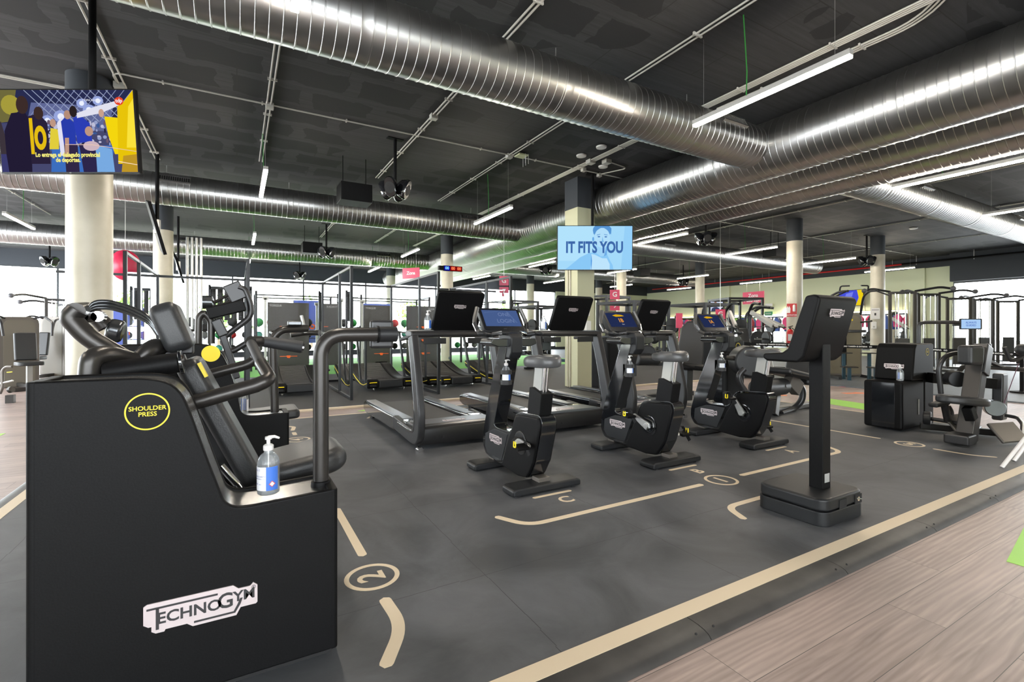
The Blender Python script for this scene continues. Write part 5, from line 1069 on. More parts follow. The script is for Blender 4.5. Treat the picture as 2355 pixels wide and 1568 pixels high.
# ================================================================ left side machines
def tower(name, lab, loc, rz, w, d, h, mt_=GREYM, arms=True, group='weight machines with grey shrouds', extra=True):
    t = thing(name, lab, 'weight machine', loc, rz, group)
    b = MB(); P = [(p.x, p.y) for p in fillet([(-w/2, 0, 0), (-w/2, h, 0), (w/2, h, 0), (w/2, 0, 0)], .15, 5)]; b.prism(P, 'y', -d/2, d/2); b.build('weight_shroud', mt_, t, bev=.015)
    b = MB(); b.prism([(x*.78, z*.94+.02) for x, z in P], 'y', -d/2-.008, -d/2); b.build('shroud_window', mat('smoked_panel', srgb(110, 105, 95), .3), t, flat=True)
    if extra:
        b = MB(); b.bar((0, -d/2, .06), (0, -1.25, .06), .10, .08); b.bar((-.35, -1.25, .04), (.35, -1.25, .04), .08, .08, (0, 1, 0)); b.build('base_frame', TUBEM, t, bev=.01)
        b = MB(); b.prism(rrect(-.2, -1.05, .2, -.65, .08), 'z', .48, .56); b.build('seat', LEATH, t, bev=.02); MB().bb(-.04, .04, -.9, -.8, .1, .48).build('seat_post', SILV, t)
        b = MB(); b.M = Matrix.Translation((0, -.60, .85)) @ Matrix.Rotation(-.15, 4, 'X'); b.prism(rrect(-.17, -.3, .17, .3, .08), 'z', -.04, .04) if False else b.bb(-.17, .17, -.04, .04, -.28, .3); b.build('back_pad', LEATH, t, bev=.03)
    if arms:
        for s_ in (-1, 1): MB().tube([(s_*.12, -.1, h-.08), (s_*.35, -.35, h+.02), (s_*.38, -.75, h-.12), (s_*.36, -.8, h-.4)], .022, 8, .1).build('lever_arm', TUBED, t)
    return t
q = at(48, 888, Z=-.02); tower('weight_machine', 'brown-grey weight machine cut by the left edge, beside the windows', (q.x-.1, q.y+.1, -.03), .5, .62, .45, 1.48)
q = at(118, 868, Z=-.02); tower('weight_machine', 'weight machine further back, between the left edge machine and the thick column', (q.x, q.y+.5, -.03), -.3, .55, .4, 1.55)
def cable_tower(lab, loc, rz, h=2.3, group='cable towers'):
    t = thing('cable_tower', lab, 'cable machine', loc, rz, group)
    for s_ in (-1, 1):
        MB().bb(s_*.28-.035, s_*.28+.035, -.04, .04, 0, h).build('upright', TUBEM, t, bev=.006)
        MB().cyl((s_*.16, -.02, .05), (s_*.16, -.02, h-.05), .013, 8).build('guide_rod', CHROME, t)
        MB().tube([(s_*.28, 0, h), (s_*.75, -.25, h+.08), (s_*.95, -.35, h+.02)], .03, 8, .1).build('top_arm', TUBED, t)
        MB().ball((s_*.97, -.37, h+.02), .065, 12, 8).build('pulley_ball', mat('pulley_grey', (.09, .09, .1), .4), t)
        MB().cyl((s_*.97, -.37, h-.04), (s_*.90, -.36, .9), .004, 5).build('cable', BLACK, t, flat=True)
    b = MB(); b.bb(-.32, .32, -.03, .03, h-.07, h); b.build('top_beam', TUBED, t, bev=.006); b = MB(); b.bb(-.4, .4, -.3, .3, 0, .05); b.build('base', TUBED, t, bev=.01)
    b = MB(); b.bb(-.14, .14, -.06, .05, .12, .95); b.build('weight_stack', mat('stack', (.06, .06, .06), .4, .5), t, bev=.004)
    [MB().cyl((x_, .02, .05), (x_, .02, h-.05), .013, 8).build('guide_rod', CHROME, t) for x_ in (-.08, .08)]; return t
q = at(92, 866, Z=-.02); cable_tower('tall cable tower with curved handles by the left windows', (q.x, q.y+1.6, -.03), .3, 2.1)
q = at(135, 862, Z=-.02); cable_tower('cable tower seen just left of the thick column', (q.x-.3, q.y+2.2, -.03), -.2, 2.0)
# bench frame bottom-left
t = thing('bench_frame', 'bent grey tube with a yellow pin at the left edge by the brown machine', 'bench', at(15, 905, Z=-.03), world=True)
D0 = 7.9
b = MB(); b.tube([at(0, 905, D=D0), at(6, 890, D=D0), at(5, 852, D=D0), at(14, 843, D=D0), at(28, 843, D=D0)], .022, 10, .05); b.build('tube', GREYM, t); b = MB(); b.tube([at(0, 882, D=D0), at(30, 875, D=D0)], .015, 8); b.build('bar', SILV, t); b = MB(); b.bar(at(16, 856, D=D0), at(28, 855, D=D0), .01, .012); b.build('yellow_pin', YEL, t); b = MB(); b.cyl(at(22, 897, D=D0), at(28, 895, D=D0), .05, 14); b.build('foot_wheel', TUBEM, t); q = at(24, 905, D=D0); MB().bb(q.x-.05, q.x+.05, q.y-.05, q.y+.05, -.03, .1).build('foot', TUBEM, t)
# fire extinguisher by the window, left
# metal stud wall strip beside second column
t = thing('pipe_bundle', 'tall bundle of bright metal pipes right of the second left column', 'pipes', (-1.0, 15.2, 0), world=True); t.location = (-.95, 15.1, 0); ORG0[0] = Vector((-.95, 15.1, 0))
for i in range(4): MB().cyl((-1.12+i*.1, 15.1, -.02), (-1.12+i*.1, 15.1, 3.6), .035, 10).build('pipe', SILV, t)
# outside: trees beyond the windows
BARK = mat('bark', (.12, .09, .06), .9); LEAF = mat('leaves', srgb(120, 165, 70), .8)
def tree(lab, x, y, h, seed):
    r = random.Random(seed); t = thing('tree', lab, 'tree', (x, y, -.1), 0, 'trees outside the windows')
    MB().tube([(0, 0, 0), (.05, 0, h*.5), (0, .1, h*.8)], [.12, .08, .04], 8).build('trunk', BARK, t)
    b = MB()
    for i in range(700):
        a = r.uniform(0, 2*PI); z = r.gauss(h*.68, h*.14); rr = abs(r.gauss(0, h*.17)); s_ = r.uniform(.10, .2); c = Vector((rr*math.cos(a), rr*math.sin(a), z)); u = Vector((r.gauss(0, 1), r.gauss(0, 1), r.gauss(0, 1))).normalized(); v = u.orthogonal().normalized()
        b.add([c+u*s_, c+v*s_*.5, c-u*s_, c-v*s_*.5], [(0, 1, 2, 3)])
    b.build('foliage', LEAF, t, flat=True); return t
for i, (x, y, h) in enumerate(((-13, 34, 4.2), (-6, 38, 3.6), (-1, 36, 3.4), (5, 40, 3.8), (13, 38, 3.6), (19, 34, 4.0))): tree(['pale tree outside, seen above the left edge machine', 'tree outside between the thick and the second column', 'tree outside behind the ribbed mats', 'tree outside behind the training boards', 'tree outside behind the middle treadmill console', 'tree outside left of the square column'][i], x, y, h, i)
struct(MB().bb(-60, 70, 25.4, 90, -.3, -.15).build('ground', mat('outside_ground', (.35, .36, .30), .9), flat=True))
struct(MB().bb(25.8, 90, -60, 25.3, -.3, -.15).build('pavement', mat('outside_paving', (.45, .45, .45), .9), flat=True))
# ================================================================ right side: biostrength style machine with display
def pd(px, py, d): return at(px, py, D=d)
t = thing('abdominal_machine', 'black seated machine with a white tower bottle and blue ALWAYS GUIDED screen at right', 'gym machine', (7.0, 2.3, 0), world=True)
t['label'] = 'black seated machine with tower, saddle seat and blue ALWAYS GUIDED screen at right'
b = MB(); b.bb(6.53, 7.10, 2.53, 2.92, .02, .57); lowb = b.build('low_housing', BLACK, t, bev=.03, seg=3)
b = MB(); b.bb(6.525, 6.535, 2.60, 2.83, .04, .555); b.build('side_window', GLOSSY, lowb, bev=.002)
b = MB(); b.prism([(6.78, .57), (6.85, .95), (6.90, 1.0), (7.36, 1.0), (7.36, .02), (7.10, .02), (7.10, .57)], 'y', 2.53, 2.92); hi = b.build('tower_housing', BLACK, t, bev=.02, seg=3)
badge(hi, frame((6.808, 2.72, .73), (0, -1, 0), (.07, 0, .38)), .20)
b = MB(); b.M = frame((7.18, 2.529, .90), (1, 0, 0), (0, 0, 1)); b.ring((0, 0, 0), .038, .043, .001, n=32); b.build('yellow_ring', YEL, hi, flat=True)
text('panel_lettering', 'LOWER\nBACK', .014, YEL, hi, frame((7.18, 2.528, .90), (1, 0, 0), (0, 0, 1)), ext=.0003)
MB().bb(6.93, 6.96, 2.527, 2.53, .17, .35).build('rating_label', mat('label_grey2', (.30, .30, .29), .5), hi, flat=True)
# display arm
b = MB(); D_ = 5.95; b.tube([pd(2113, 795, D_), pd(2113, 745, D_), pd(2125, 741, D_), pd(2206, 741, D_)], .022, 12, .08, seg=8); b.build('display_arm', TUBED, t, ang=1.2)
a, c = pd(2207, 733, D_), pd(2257, 757, D_); ctr = (a+c)/2; M = frame(ctr, (CS, -SN, 0), (0, 0, 1)); w, h = .27, .135
b = MB(); b.M = M; b.prism(rrect(-w/2, -h/2, w/2, h/2, .012), 'z', -.012, .012); ds = b.build('display', DARK, t, bev=.003)
b = MB(); b.M = M; b.prism(rrect(-w/2+.01, -h/2+.012, w/2-.022, h/2-.012, .003), 'z', .0122, .013); b.build('screen', emi('guided_blue', srgb(170, 205, 245), 1.), ds, flat=True)
text('screen_lettering', 'ALWAYS\nGUIDED', .034, emi('guided_navy', srgb(85, 115, 190), 1.), ds, M @ Matrix.Translation((-.006, 0, .0135)), ext=.0002, bold=.0006)
b = MB(); b.M = M; b.bb(-w/2-.08, -w/2, -.025, .025, -.012, .008); b.build('display_joint', DARK, t, bev=.004)
# seat column
yc = 2.05
b = MB(); b.bar(pd(2222, 1010, 4.95), pd(2252, 800, 5.05), .15, .14, (0, 1, 0)); b.build('seat_column', TUBEM, t, bev=.01)
b = MB(); b.bar(pd(2252, 860, 5.0), pd(2262, 795, 5.05), .16, .12, (0, 1, 0)); b.build('column_top', TUBED, t, bev=.01)
b = MB(); c = pd(2232, 816, 4.9); b.box(c, (.19, .14, .20), (0, 0, -.3)); b.build('chest_pad', LEATH, t, bev=.035, seg=4)
c = pd(2211, 919, 4.85); b = MB(); b.M = Matrix.Translation(c) @ Matrix.Rotation(-.25, 4, 'Z') @ Matrix.Rotation(.10, 4, 'Y'); b.prism([(.28*math.cos(a_)*(1), .17*math.sin(a_)*(1+.15*math.cos(a_))) for a_ in [2*PI*k/32 for k in range(32)]], 'z', -.045, .035); b.build('seat', LEATH, t, bev=.03, seg=4)
b = MB(); b.bar(pd(2225, 935, 4.85), pd(2235, 965, 4.85), .1, .08, (0, 1, 0)); b.build('seat_bracket', BLACK, t, bev=.01)
q = pd(2222, 1028, 4.85); b = MB(); q0 = (6.28, 1.93); b.bb(6.20, 6.42, 1.86, 2.06, .02, .12); b.bar((6.42, 1.96, .06), (7.2, 2.1, .06), .10, .08); b.build('base_foot', TUBED, t, bev=.02)
b = MB(); b.cyl((6.28, 1.93, 0), (6.28, 1.93, .02), .05); b.build('rubber_foot', BLACKF, t)
b = MB(); b.bar((6.9, 2.5, .05), (7.15, 1.9, .05), .09, .07); b.build('base_beam', TUBED, t, bev=.01)
tr = at(2238, 1003, D=4.82); b = MB(); u = Vector((CS, -SN, 0)); b.add([tr-u*.014, tr+u*.014, tr+Vector((0, 0, .026))], [(0, 1, 2)]); b.build('warning_sticker', YEL, t, flat=True)
# arms, rollers
b = MB(); D_ = 5.15; b.tube([pd(2164, 905, D_), pd(2158, 845, D_), pd(2170, 822, D_), pd(2192, 812, D_), pd(2222, 813, D_)], .025, 12, .1, seg=7); b.build('handle_bar', TUBED, t, ang=1.2)
b = MB(); b.bar(pd(2138, 868, 5.7), pd(2285, 882, 5.6), .12, .12); b.build('cross_beam', BLACK, t, bev=.01)
b = MB(); b.cyl(pd(2190, 868, 5.3), pd(2204, 872, 5.15), .085, 20); b.build('pivot_disc', DARK, t, bev=.01)
b = MB(); b.tube([pd(2205, 855, 5.3), pd(2215, 842, 5.3), pd(2285, 845, 5.4), pd(2355, 850, 5.4), pd(2420, 860, 5.4)], .025, 10, .05); b.build('long_arm', TUBED, t, ang=1.2)
b = MB(); b.bar(pd(2300, 858, 5.7), pd(2298, 965, 5.7), .17, .10, (0, 1, 0)); b.build('rear_mast', TUBED, t, bev=.02)
b = MB(); b.cyl(pd(2283, 937, 5.2), pd(2290, 939, 5.0), .085, 22); b.build('pulley_wheel', GUN, t, bev=.008); b = MB(); b.cyl(pd(2343, 835, 5.3), pd(2306, 935, 5.2), .004, 6); b.build('cable', mat('cord_purple', (.12, .05, .08), .5), t)
b = MB(); b.cyl(pd(2124, 960, 5.45), pd(2142, 962, 5.4), .075, 22); b.build('counterweight', DARK, t, bev=.01); b = MB(); b.tube([pd(2142, 963, 5.4), pd(2200, 972, 5.2), pd(2215, 975, 5.2)], .022, 10); b.build('axle', TUBED, t)
b = MB(); b.tube([pd(2172, 930, 5.2), pd(2180, 968, 5.2)], .035, 10); b.build('foot_lever', TUBED, t); b = MB(); b.box(pd(2160, 928, 5.2), (.20, .1, .05), (0, -.15, -.3)); b.build('knee_pad', LEATH, t, bev=.02)
b = MB(); b.tube([pd(2183, 934, 5.3), pd(2190, 945, 5.3), pd(2190, 962, 5.3), pd(2215, 967, 5.3)], .015, 8, .04); b.build('foot_hook', TUBEM, t)
for l, p0, p1, D_, s_ in (('left', (2190, 962), (2215, 985), 5.25, .24), ('right', (2285, 985), (2350, 1003), 4.95, .38)):
    c = (pd(*p0, D_)+pd(*p1, D_))/2; b = MB(); b.box(c, (s_, .22, .03), (.9, 0, -.25)); b.build('foot_plate', GREYM, t, bev=.012)
b = MB(); b.tube([pd(2312, 955, 5.6), pd(2340, 960, 5.5), pd(2352, 975, 5.3), pd(2352, 1000, 5.0)], .02, 10, .06); b.build('foot_rail', TUBED, t)
b = MB(); b.bar(pd(2270, 845, 5.3), pd(2254, 822, 5.2), .05, .05); b.bar(pd(2254, 822, 5.2), pd(2300, 842, 5.4), .05, .03); b.build('linkage', TUBEM, t, bev=.004)
b = MB(); b.bar(pd(2272, 830, 5.6), pd(2274, 790, 5.6), .045, .045, (0, 1, 0)); b.build('grip_post', TUBED, t, bev=.006); b = MB(); b.bar(pd(2255, 822, 5.6), pd(2272, 806, 5.6), .03, .03); b.build('strut', TUBED, t)
b = MB(); b.tube([pd(2310, 798, 5.6), pd(2322, 828, 5.6), pd(2335, 828, 5.6), pd(2360, 816, 5.6)], .024, 10, .04); b.build('far_handle', TUBED, t)
b = MB(); b.ball(pd(2352, 804, 5.6), (.07, .07, .07)); b.build('roller_pad', LEATH, t)
bottle('sanitiser bottle standing on the black machine tower at right', (6.66, 2.60, .575), 1.9, .95, False)
# white tripod legs at the right edge
t = thing('folding_stool', 'white tube legs of a folding stool cut by the right edge', 'stool', (6.12, 1.22, 0), world=True)
WT = mat('white_tube', (.75, .73, .72), .35)
for a, c in (((5.60, 1.47, .0), (5.95, 1.27, .50)), ((5.98, 1.49, .0), (6.22, 1.30, .50)), ((6.5, .95, 0), (6.12, 1.15, .50))): MB().cyl(a, c, .015, 10).build('leg', WT, t)
MB().lathe([(.15, .50), (.16, .51), (.16, .53), (.14, .54)], (6.12, 1.22, 0), 24).build('stool_seat', WT, t)
# ---------------------------------------------------------------- leg extension between the bikes and the kiosk
t = thing('leg_extension_machine', 'black seated leg machine with round roller behind the 1A bike', 'gym machine', (6.7, 4.1, 0), world=True)
b = MB(); b.bb(6.25, 6.62, 4.85, 5.35, .02, 1.02) if False else b.bb(5.95, 6.35, 4.35, 4.75, .02, 1.02); hs = b.build('tower_housing', BLACK, t, bev=.025, seg=3)
b = MB(); b.bb(5.944, 5.952, 4.42, 4.6, .05, .98); b.build('side_window', GLOSSY, hs)
b = MB(); b.M = frame((6.2, 4.349, .93), (1, 0, 0), (0, 0, 1)); b.ring((0, 0, 0), .045, .05, .001, n=32); b.build('yellow_ring', YEL, hs, flat=True)
D_ = 6.5
b = MB(); b.cyl(pd(1708, 828, 6.5), pd(1728, 832, 6.2), .20, 28); b.build('cam_disc', DARK, t, bev=.03, seg=3); b = MB(); b.cyl(pd(1648, 822, 6.2), pd(1700, 824, 6.3), .03, 12); b.build('axle', TUBEM, t)
b = MB(); b.tube([pd(1712, 848, 6.1), pd(1698, 862, 6.1), pd(1702, 882, 6.1), pd(1715, 900, 6.1)], .035, 12, .05); b.build('roller_arm', TUBED, t, ang=1.2)
b = MB(); b.cyl(pd(1738, 893, 6.2), pd(1802, 888, 6.6), .115, 22); b.build('ankle_roller', LEATH, t, bev=.03, seg=3); b = MB(); b.ball(pd(1800, 888, 6.45), .05); b.build('roller_cap', TUBEM, t)
b = MB(); c = pd(1812, 858, 6.7); b.box(c, (.50, .5, .09), (0, .22, -.2)); b.build('seat', LEATH, t, bev=.04, seg=4)
b = MB(); c = pd(1840, 835, 6.9); b.box(c, (.10, .42, .6), (0, .2, -.2)); b.build('back_pad', LEATH, t, bev=.04, seg=4)
b = MB(); b.bar(pd(1782, 958, 6.5)+Vector((0, 0, .02)), pd(1790, 880, 6.7), .10, .06, (0, 1, 0)); b.build('front_post', TUBEM, t, bev=.01); b = MB(); P = [pd(1822, 878, 6.9), pd(1846, 890, 6.9), pd(1846, 920, 6.9), pd(1826, 940, 6.9), pd(1795, 950, 6.7)]; b.tube(P, .045, 12, .12, seg=7); b.build('curved_frame', TUBED, t, ang=1.2)
b = MB(); b.bar((6.25, 3.98, .04), (7.55, 4.12, .04), .14, .08); b.bar((6.3, 4.4, .04), (6.7, 4.05, .04), .1, .08); b.build('base_frame', TUBEM, t, bev=.015)
b = MB(); b.bar(pd(1812, 870, 6.6), pd(1835, 895, 6.7), .12, .2); b.build('seat_carriage', GREYM, t, bev=.01); b = MB(); b.cyl(pd(1820, 858, 6.3), pd(1870, 870, 6.3), .016, 8); b.build('seat_handle', TUBEM, t)
# second one behind the treadmills
t = thing('leg_curl_machine', 'black seated machine with round cam and tall back pad behind the 1B bike', 'gym machine', (6.3, 5.9, 0), world=True); D_ = 8.3
b = MB(); a = at(1495, 930, D=7.9); b.bb(5.35, 5.85, 6.15, 6.6, .02, 1.05); hs = b.build('tower_housing', BLACK, t, bev=.05, seg=3); b = MB(); b.M = frame((5.72, 6.148, .96), (1, 0, 0), (0, 0, 1)); b.ring((0, 0, 0), .045, .052, .001, n=32); b.build('yellow_ring', YEL, hs, flat=True)
b = MB(); b.cyl(pd(1478, 812, 7.7), pd(1490, 814, 7.4), .14, 24); b.build('cam_disc', DARK, t, bev=.03, seg=3); b = MB(); b.cyl(pd(1462, 826, 7.3), pd(1512, 826, 7.5), .095, 20); b.build('ankle_roller', LEATH, t, bev=.03, seg=3)
b = MB(); M = frame(pd(1590, 795, 8.0), (.5, -.8, 0), (.15, .1, .9)); b.M = M; b.prism([(-.2, -.38), (.2, -.38), (.22, -.1), (.17, .3), (.08, .42), (-.08, .42), (-.17, .3), (-.22, -.1)], 'z', -.05, .05); b.build('back_pad', LEATH, t, bev=.04, seg=4)
b = MB(); c = pd(1580, 842, 7.7); b.box(c, (.5, .45, .10), (0, .1, -.3)); b.build('seat', LEATH, t, bev=.04, seg=4); b = MB(); b.cyl(pd(1570, 835, 7.3), pd(1596, 845, 7.3), .02, 10); b.build('seat_handle', TUBEM, t)
b = MB(); b.bar(pd(1580, 920, 7.7), pd(1582, 850, 7.7), .14, .10, (0, 1, 0)); b.bb(5.6, 7.1, 5.85, 5.95, .0, .08); b.bb(5.6, 5.7, 5.9, 6.2, 0, .08); b.build('base_frame', TUBED, t, bev=.01)
# ---------------------------------------------------------------- barrier tape
t = thing('barrier_tape', 'black barrier tape printed LA FELICIDAD TAMBIEN SE ENTRENA in front of the machines', 'barrier tape', (12, 4.5, 0), world=True)
p0 = at(1690, 790, D=10.6); p1 = at(2060, 799, D=10.0); p2 = at(2350, 816, D=9.0)
def tape(a, c, nm, reps):
    u = (c-a); L_ = u.length; u.normalize(); M = frame(a, u, (0, 0, 1)); b = MB(); b.M = M; b.bb(0, L_, -.037, .037, -.001, .001); q = b.build('tape_strip', BLACK, t, flat=True)
    for i in range(reps): text('tape_lettering', 'LA FELICIDAD TAMBI'+chr(201)+'N SE ENTRENA   GO', .036, TEXTW, q, M @ Matrix.Translation((L_*(i+.5)/reps, 0, .0015)), bold=.0012, ext=.0003)
tape(p0, p1, 'a', 2); tape(p1, p2, 'b', 2)
for p, l in ((p0, 'a'), (p1, 'b'), (p2, 'c')):
    b = MB(); b.cyl((p.x, p.y, 0), (p.x, p.y, p.z+.06), .03, 14); b.lathe([(.17, -.008), (.16, .02), (.05, .035)], (p.x, p.y, 0), 24); b.build('stanchion', BLACK, t)
# ---------------------------------------------------------------- assisted pull-up station behind the kiosk
q = at(1950, 868, Z=-.008); t = thing('pull_up_station', 'weight assisted pull-up station with steps, seen right of the kiosk screen', 'weight machine', (q.x, q.y, -.01), -.75)
ORG0[0] = Vector((0, 0, 0)); h = 1.62
P = [(p.x, p.y) for p in fillet([(-.42, .02, 0), (-.42, h, 0), (.42, h, 0), (.42, .02, 0)], .18, 6)]
b = MB(); b.prism(P, 'y', .25, .65); b.build('weight_shroud', GREYM, t, bev=.02); b = MB(); b.prism([(x*.88, .06+z*.92) for x, z in P], 'y', .24, .25); b.build('shroud_panel', mat('bronze_panel', srgb(120, 112, 95), .3, .2), t, flat=True)
MB().bb(-.05, .05, .2, .24, .3, 1.2).build('stack_slot', BLACK, t); b = MB(); b.bb(-.1, .2, .22, .235, 1.42, 1.46); b.build('yellow_tag', YEL, t)
for s_ in (-1, 1):
    MB().tube([(s_*.4, .3, h-.05), (s_*.38, .1, 2.02), (s_*.32, -.35, 2.12), (s_*.3, -.75, 2.10)], .028, 10, .15).build('top_arm', TUBED, t)
    MB().tube([(s_*.3, -.3, 2.12), (s_*.3, -.35, 2.25), (s_*.12, -.4, 2.25)], .018, 8, .05).build('pull_handle', TUBED, t); MB().tube([(s_*.3, -.7, 2.1), (s_*.55, -.75, 1.98)], .018, 8).build('outer_handle', TUBED, t)
    MB().tube([(s_*.4, .25, 1.38), (s_*.38, -.3, 1.40)], .024, 8).build('dip_handle', TUBEM, t); MB().bb(s_*.42-.03, s_*.42+.03, -.65, .3, 0, .07).build('base_tube', TUBED, t)
    for zz, yy in ((.30, -.75), (.62, -.45)): MB().bb(min(s_*.12, s_*.42), max(s_*.12, s_*.42), yy-.1, yy+.1, zz, zz+.025).build('step_plate', TUBEM, t); MB().bb(s_*.27-.03, s_*.27+.03, yy-.03, yy+.03, .0, zz).build('step_post', FW, t)
b = MB(); b.prism(rrect(-.22, -.5, .22, -.1, .08), 'z', 1.12, 1.19); b.build('knee_pad', LEATH, t, bev=.02)
# ---------------------------------------------------------------- cable towers at right
for i, (px, D_, rz, hh, l) in enumerate(((2075, 13.3, -.9, 2.25, 'first cable tower from the left in the bright row at right, beside the round column'), (2135, 14.0, -.6, 2.25, 'second cable tower at right, arms reaching over the ALWAYS GUIDED screen arm'), (2205, 15.0, -.9, 2.2, 'third cable tower at right, in front of the bright window frame'),
                                      (2262, 15.6, -.6, 2.2, 'fourth cable tower at right, behind the blue screen'), (2318, 16.5, -.8, 2.2, 'rightmost cable tower against the bright window'))):
    p = at(px, 761, D=D_); cable_tower(l, (p.x, p.y, -.008), rz, hh, 'cable towers in front of the right window')
# ---------------------------------------------------------------- mirror strip with glow, and free weights
MIR = mat('mirror', (.8, .82, .8), .03, 1.)
t = thing('mirror', 'long wall mirror under the glowing strip on the green wall', 'mirror', (XW, 15, 0), world=True)
for k in range(8): MB().bb(XW-.03, XW-.012, 9.3+k*1.7+.01, 11.0+k*1.7-.01, .25, 2.0).build('mirror_panel', MIR, t, flat=True)
t = thing('light_strip', 'warm glowing strip light running above the wall mirrors', 'light strip', (XW, 15, 2.05), world=True)
MB().bb(XW-.07, XW-.045, 9.3, 22.9, 2.03, 2.06).build('glow', emi('strip_glow', (1., .85, .55), 14.), t, flat=True); MB().bb(XW-.045, XW-.001, 9.3, 22.9, 2.02, 2.07).build('channel', SILVP, t, flat=True)
RED2 = mat('plate_red', srgb(170, 40, 50), .5)
def plate_machine(lab, px, D_, rz, s=1., col=SILVP):
    p = at(px, 761, D=D_); t = thing('plate_machine', lab, 'plate loaded machine', (p.x, p.y, -.008), rz, 'plate loaded machines with pale arms'); t.scale = (s, s, s)
    for s_ in (-1, 1):
        MB().tube([(s_*.35, .5, .05), (s_*.35, .5, 1.75), (s_*.3, .2, 2.0), (s_*.28, -.2, 1.95)], .04, 8, .15).build('upright', POSTM, t)
        b = MB(); b.bar((s_*.3, .3, 1.75), (s_*.5, -.45, 1.35), .08, .12); b.build('press_arm', col, t, bev=.02); MB().cyl((s_*.5, -.45, 1.35), (s_*.5, -.62, 1.30), .02, 8).build('handle', TUBEM, t)
        b = MB(); b.lathe([(.03, -.03), (.2, -.025), (.22, 0), (.2, .025), (.03, .03)], (s_*.62, .1, 1.0), 20, 'x'); pl = b.build('weight_plate', DARK, t); MB().cyl((s_*.3, .1, 1.0), (s_*.72, .1, 1.0), .025, 8).build('plate_peg', CHROME, t)
        MB().bb(s_*.35-.04, s_*.35+.04, -.7, .6, 0, .08).build('base_tube', POSTM, t)
    MB().bb(-.35, .35, .46, .54, .9, 1.0).build('cross_tube', col, t); MB().bb(-.35, .35, -.7, -.62, 0, .08).build('base_cross', POSTM, t)
    b = MB(); b.M = Matrix.Translation((0, .12, .95)) @ Matrix.Rotation(-.2, 4, 'X'); b.bb(-.15, .15, -.05, .05, -.35, .35); b.build('back_pad', LEATH, t, bev=.03); b = MB(); b.bb(-.18, .18, -.4, .0, .48, .56); b.build('seat', LEATH, t, bev=.02); b = MB(); b.bar((0, -.2, .05), (0, -.1, .5), .08, .08, (0, 1, 0)); b.bar((0, .2, .5), (0, .5, .9), .08, .08); b.build('seat_post', col, t); return t
for px, D_, rz, s_, l in ((1715, 12.5, -.5, .95, 'pale armed plate machine left of the red-signed column'), (1760, 14.5, .4, .95, 'pale armed plate machine just left of the fire extinguisher'), (1640, 15.5, -.9, .95, 'plate machine framed by the far squat racks'), (1500, 16.5, .5, .9, 'plate machine behind the third treadmill frame'), (1545, 19, -.4, .9, 'distant plate machine behind the G 8 sign'), (1468, 18, -.6, .9, 'distant plate machine left of the third treadmill'), (2040, 19, -.8, .95, 'plate machine between the rightmost round column and the cable towers')):
    plate_machine(l, px, D_, rz, s_)
def squat(lab, px, D_, rz, h=2.2, w=1.2, d=1.3):
    p = at(px, 761, D=D_); t = thing('squat_rack', lab, 'squat rack', (p.x, p.y, -.008), rz, 'black squat racks')
    for x in (-w/2, w/2):
        for y in (-d/2, d/2): MB().bb(x-.035, x+.035, y-.035, y+.035, 0, h).build('upright', POSTM, t, flat=True)
        MB().bb(x-.03, x+.03, -d/2, d/2, h-.07, h).build('side_beam', POSTM, t, flat=True)
    for y in (-d/2, d/2): MB().bb(-w/2, w/2, y-.03, y+.03, h-.07, h).build('cross_beam', POSTM, t, flat=True)
    MB().cyl((-w*.8, -d/2-.08, 1.3), (w*.8, -d/2-.08, 1.3), .015, 8).build('barbell', CHROME, t)
    for s_ in (-1, 1): MB().cyl((s_*w*.68, -d/2-.08, 1.3), (s_*w*.74, -d/2-.08, 1.3), .21, 18).build('weight_plate', DARK, t)
    return t
for px, D_, rz, l in ((1240, 15.5, .1, 'squat rack left of the middle treadmill console'), (1450, 13.2, .1, 'tall squat rack left of the third treadmill console'), (1610, 14.2, .0, 'squat rack directly behind the G 8 sign'), (1185, 18.5, .1, 'squat rack far behind the nearest bike screen'), (1690, 17, -.4, 'squat rack below the Zona Peso libre sign'), (1385, 16, .2, 'squat rack just right of the square column')):
    squat(l, px, D_, rz, 1.95 if D_ < 16 else 2.3)
def drack(lab, px, D_, rz, n=8):
    p = at(px, 761, D=D_); t = thing('dumbbell_rack', lab, 'dumbbell rack', (p.x, p.y, -.008), rz, 'dumbbell racks')
    for s_ in (-1, 1): MB().bb(s_*1.1-.03, s_*1.1+.03, -.2, .25, 0, 1.0).build('side_frame', POSTM, t)
    for z in (.35, .75): MB().bb(-1.1, 1.1, -.15, .15, z-.02, z).build('shelf', POSTM, t)
    M = Matrix.Translation(p) @ Matrix.Rotation(rz, 4, 'Z')
    for z, rw in ((.35, 'lower'), (.75, 'upper')):
        for k in range(n):
            x = -1.0+2.0*k/(n-1); b = MB(); b.M = Matrix.Translation((p.x, p.y, -.008)) @ Matrix.Rotation(rz, 4, 'Z')
            for yy in (-.1, .1): b.cyl((x, yy-.05, z+.065), (x, yy+.05, z+.065), .065, 10)
            b.cyl((x, -.06, z+.065), (x, .06, z+.065), .016, 8); tag(b.build('dumbbell', [DARK, GUN][k % 2]), 'dumbbell on the %s shelf of the %s' % (rw, lab), 'dumbbell', 'dumbbells on the '+lab)
    return t
drack('dumbbell rack seen between the treadmill frames', 1205, 16.5, .2); drack('dumbbell rack beyond the third treadmill', 1490, 21, -.6); drack('dumbbell rack under the wall television', 1650, 22, -1.2)
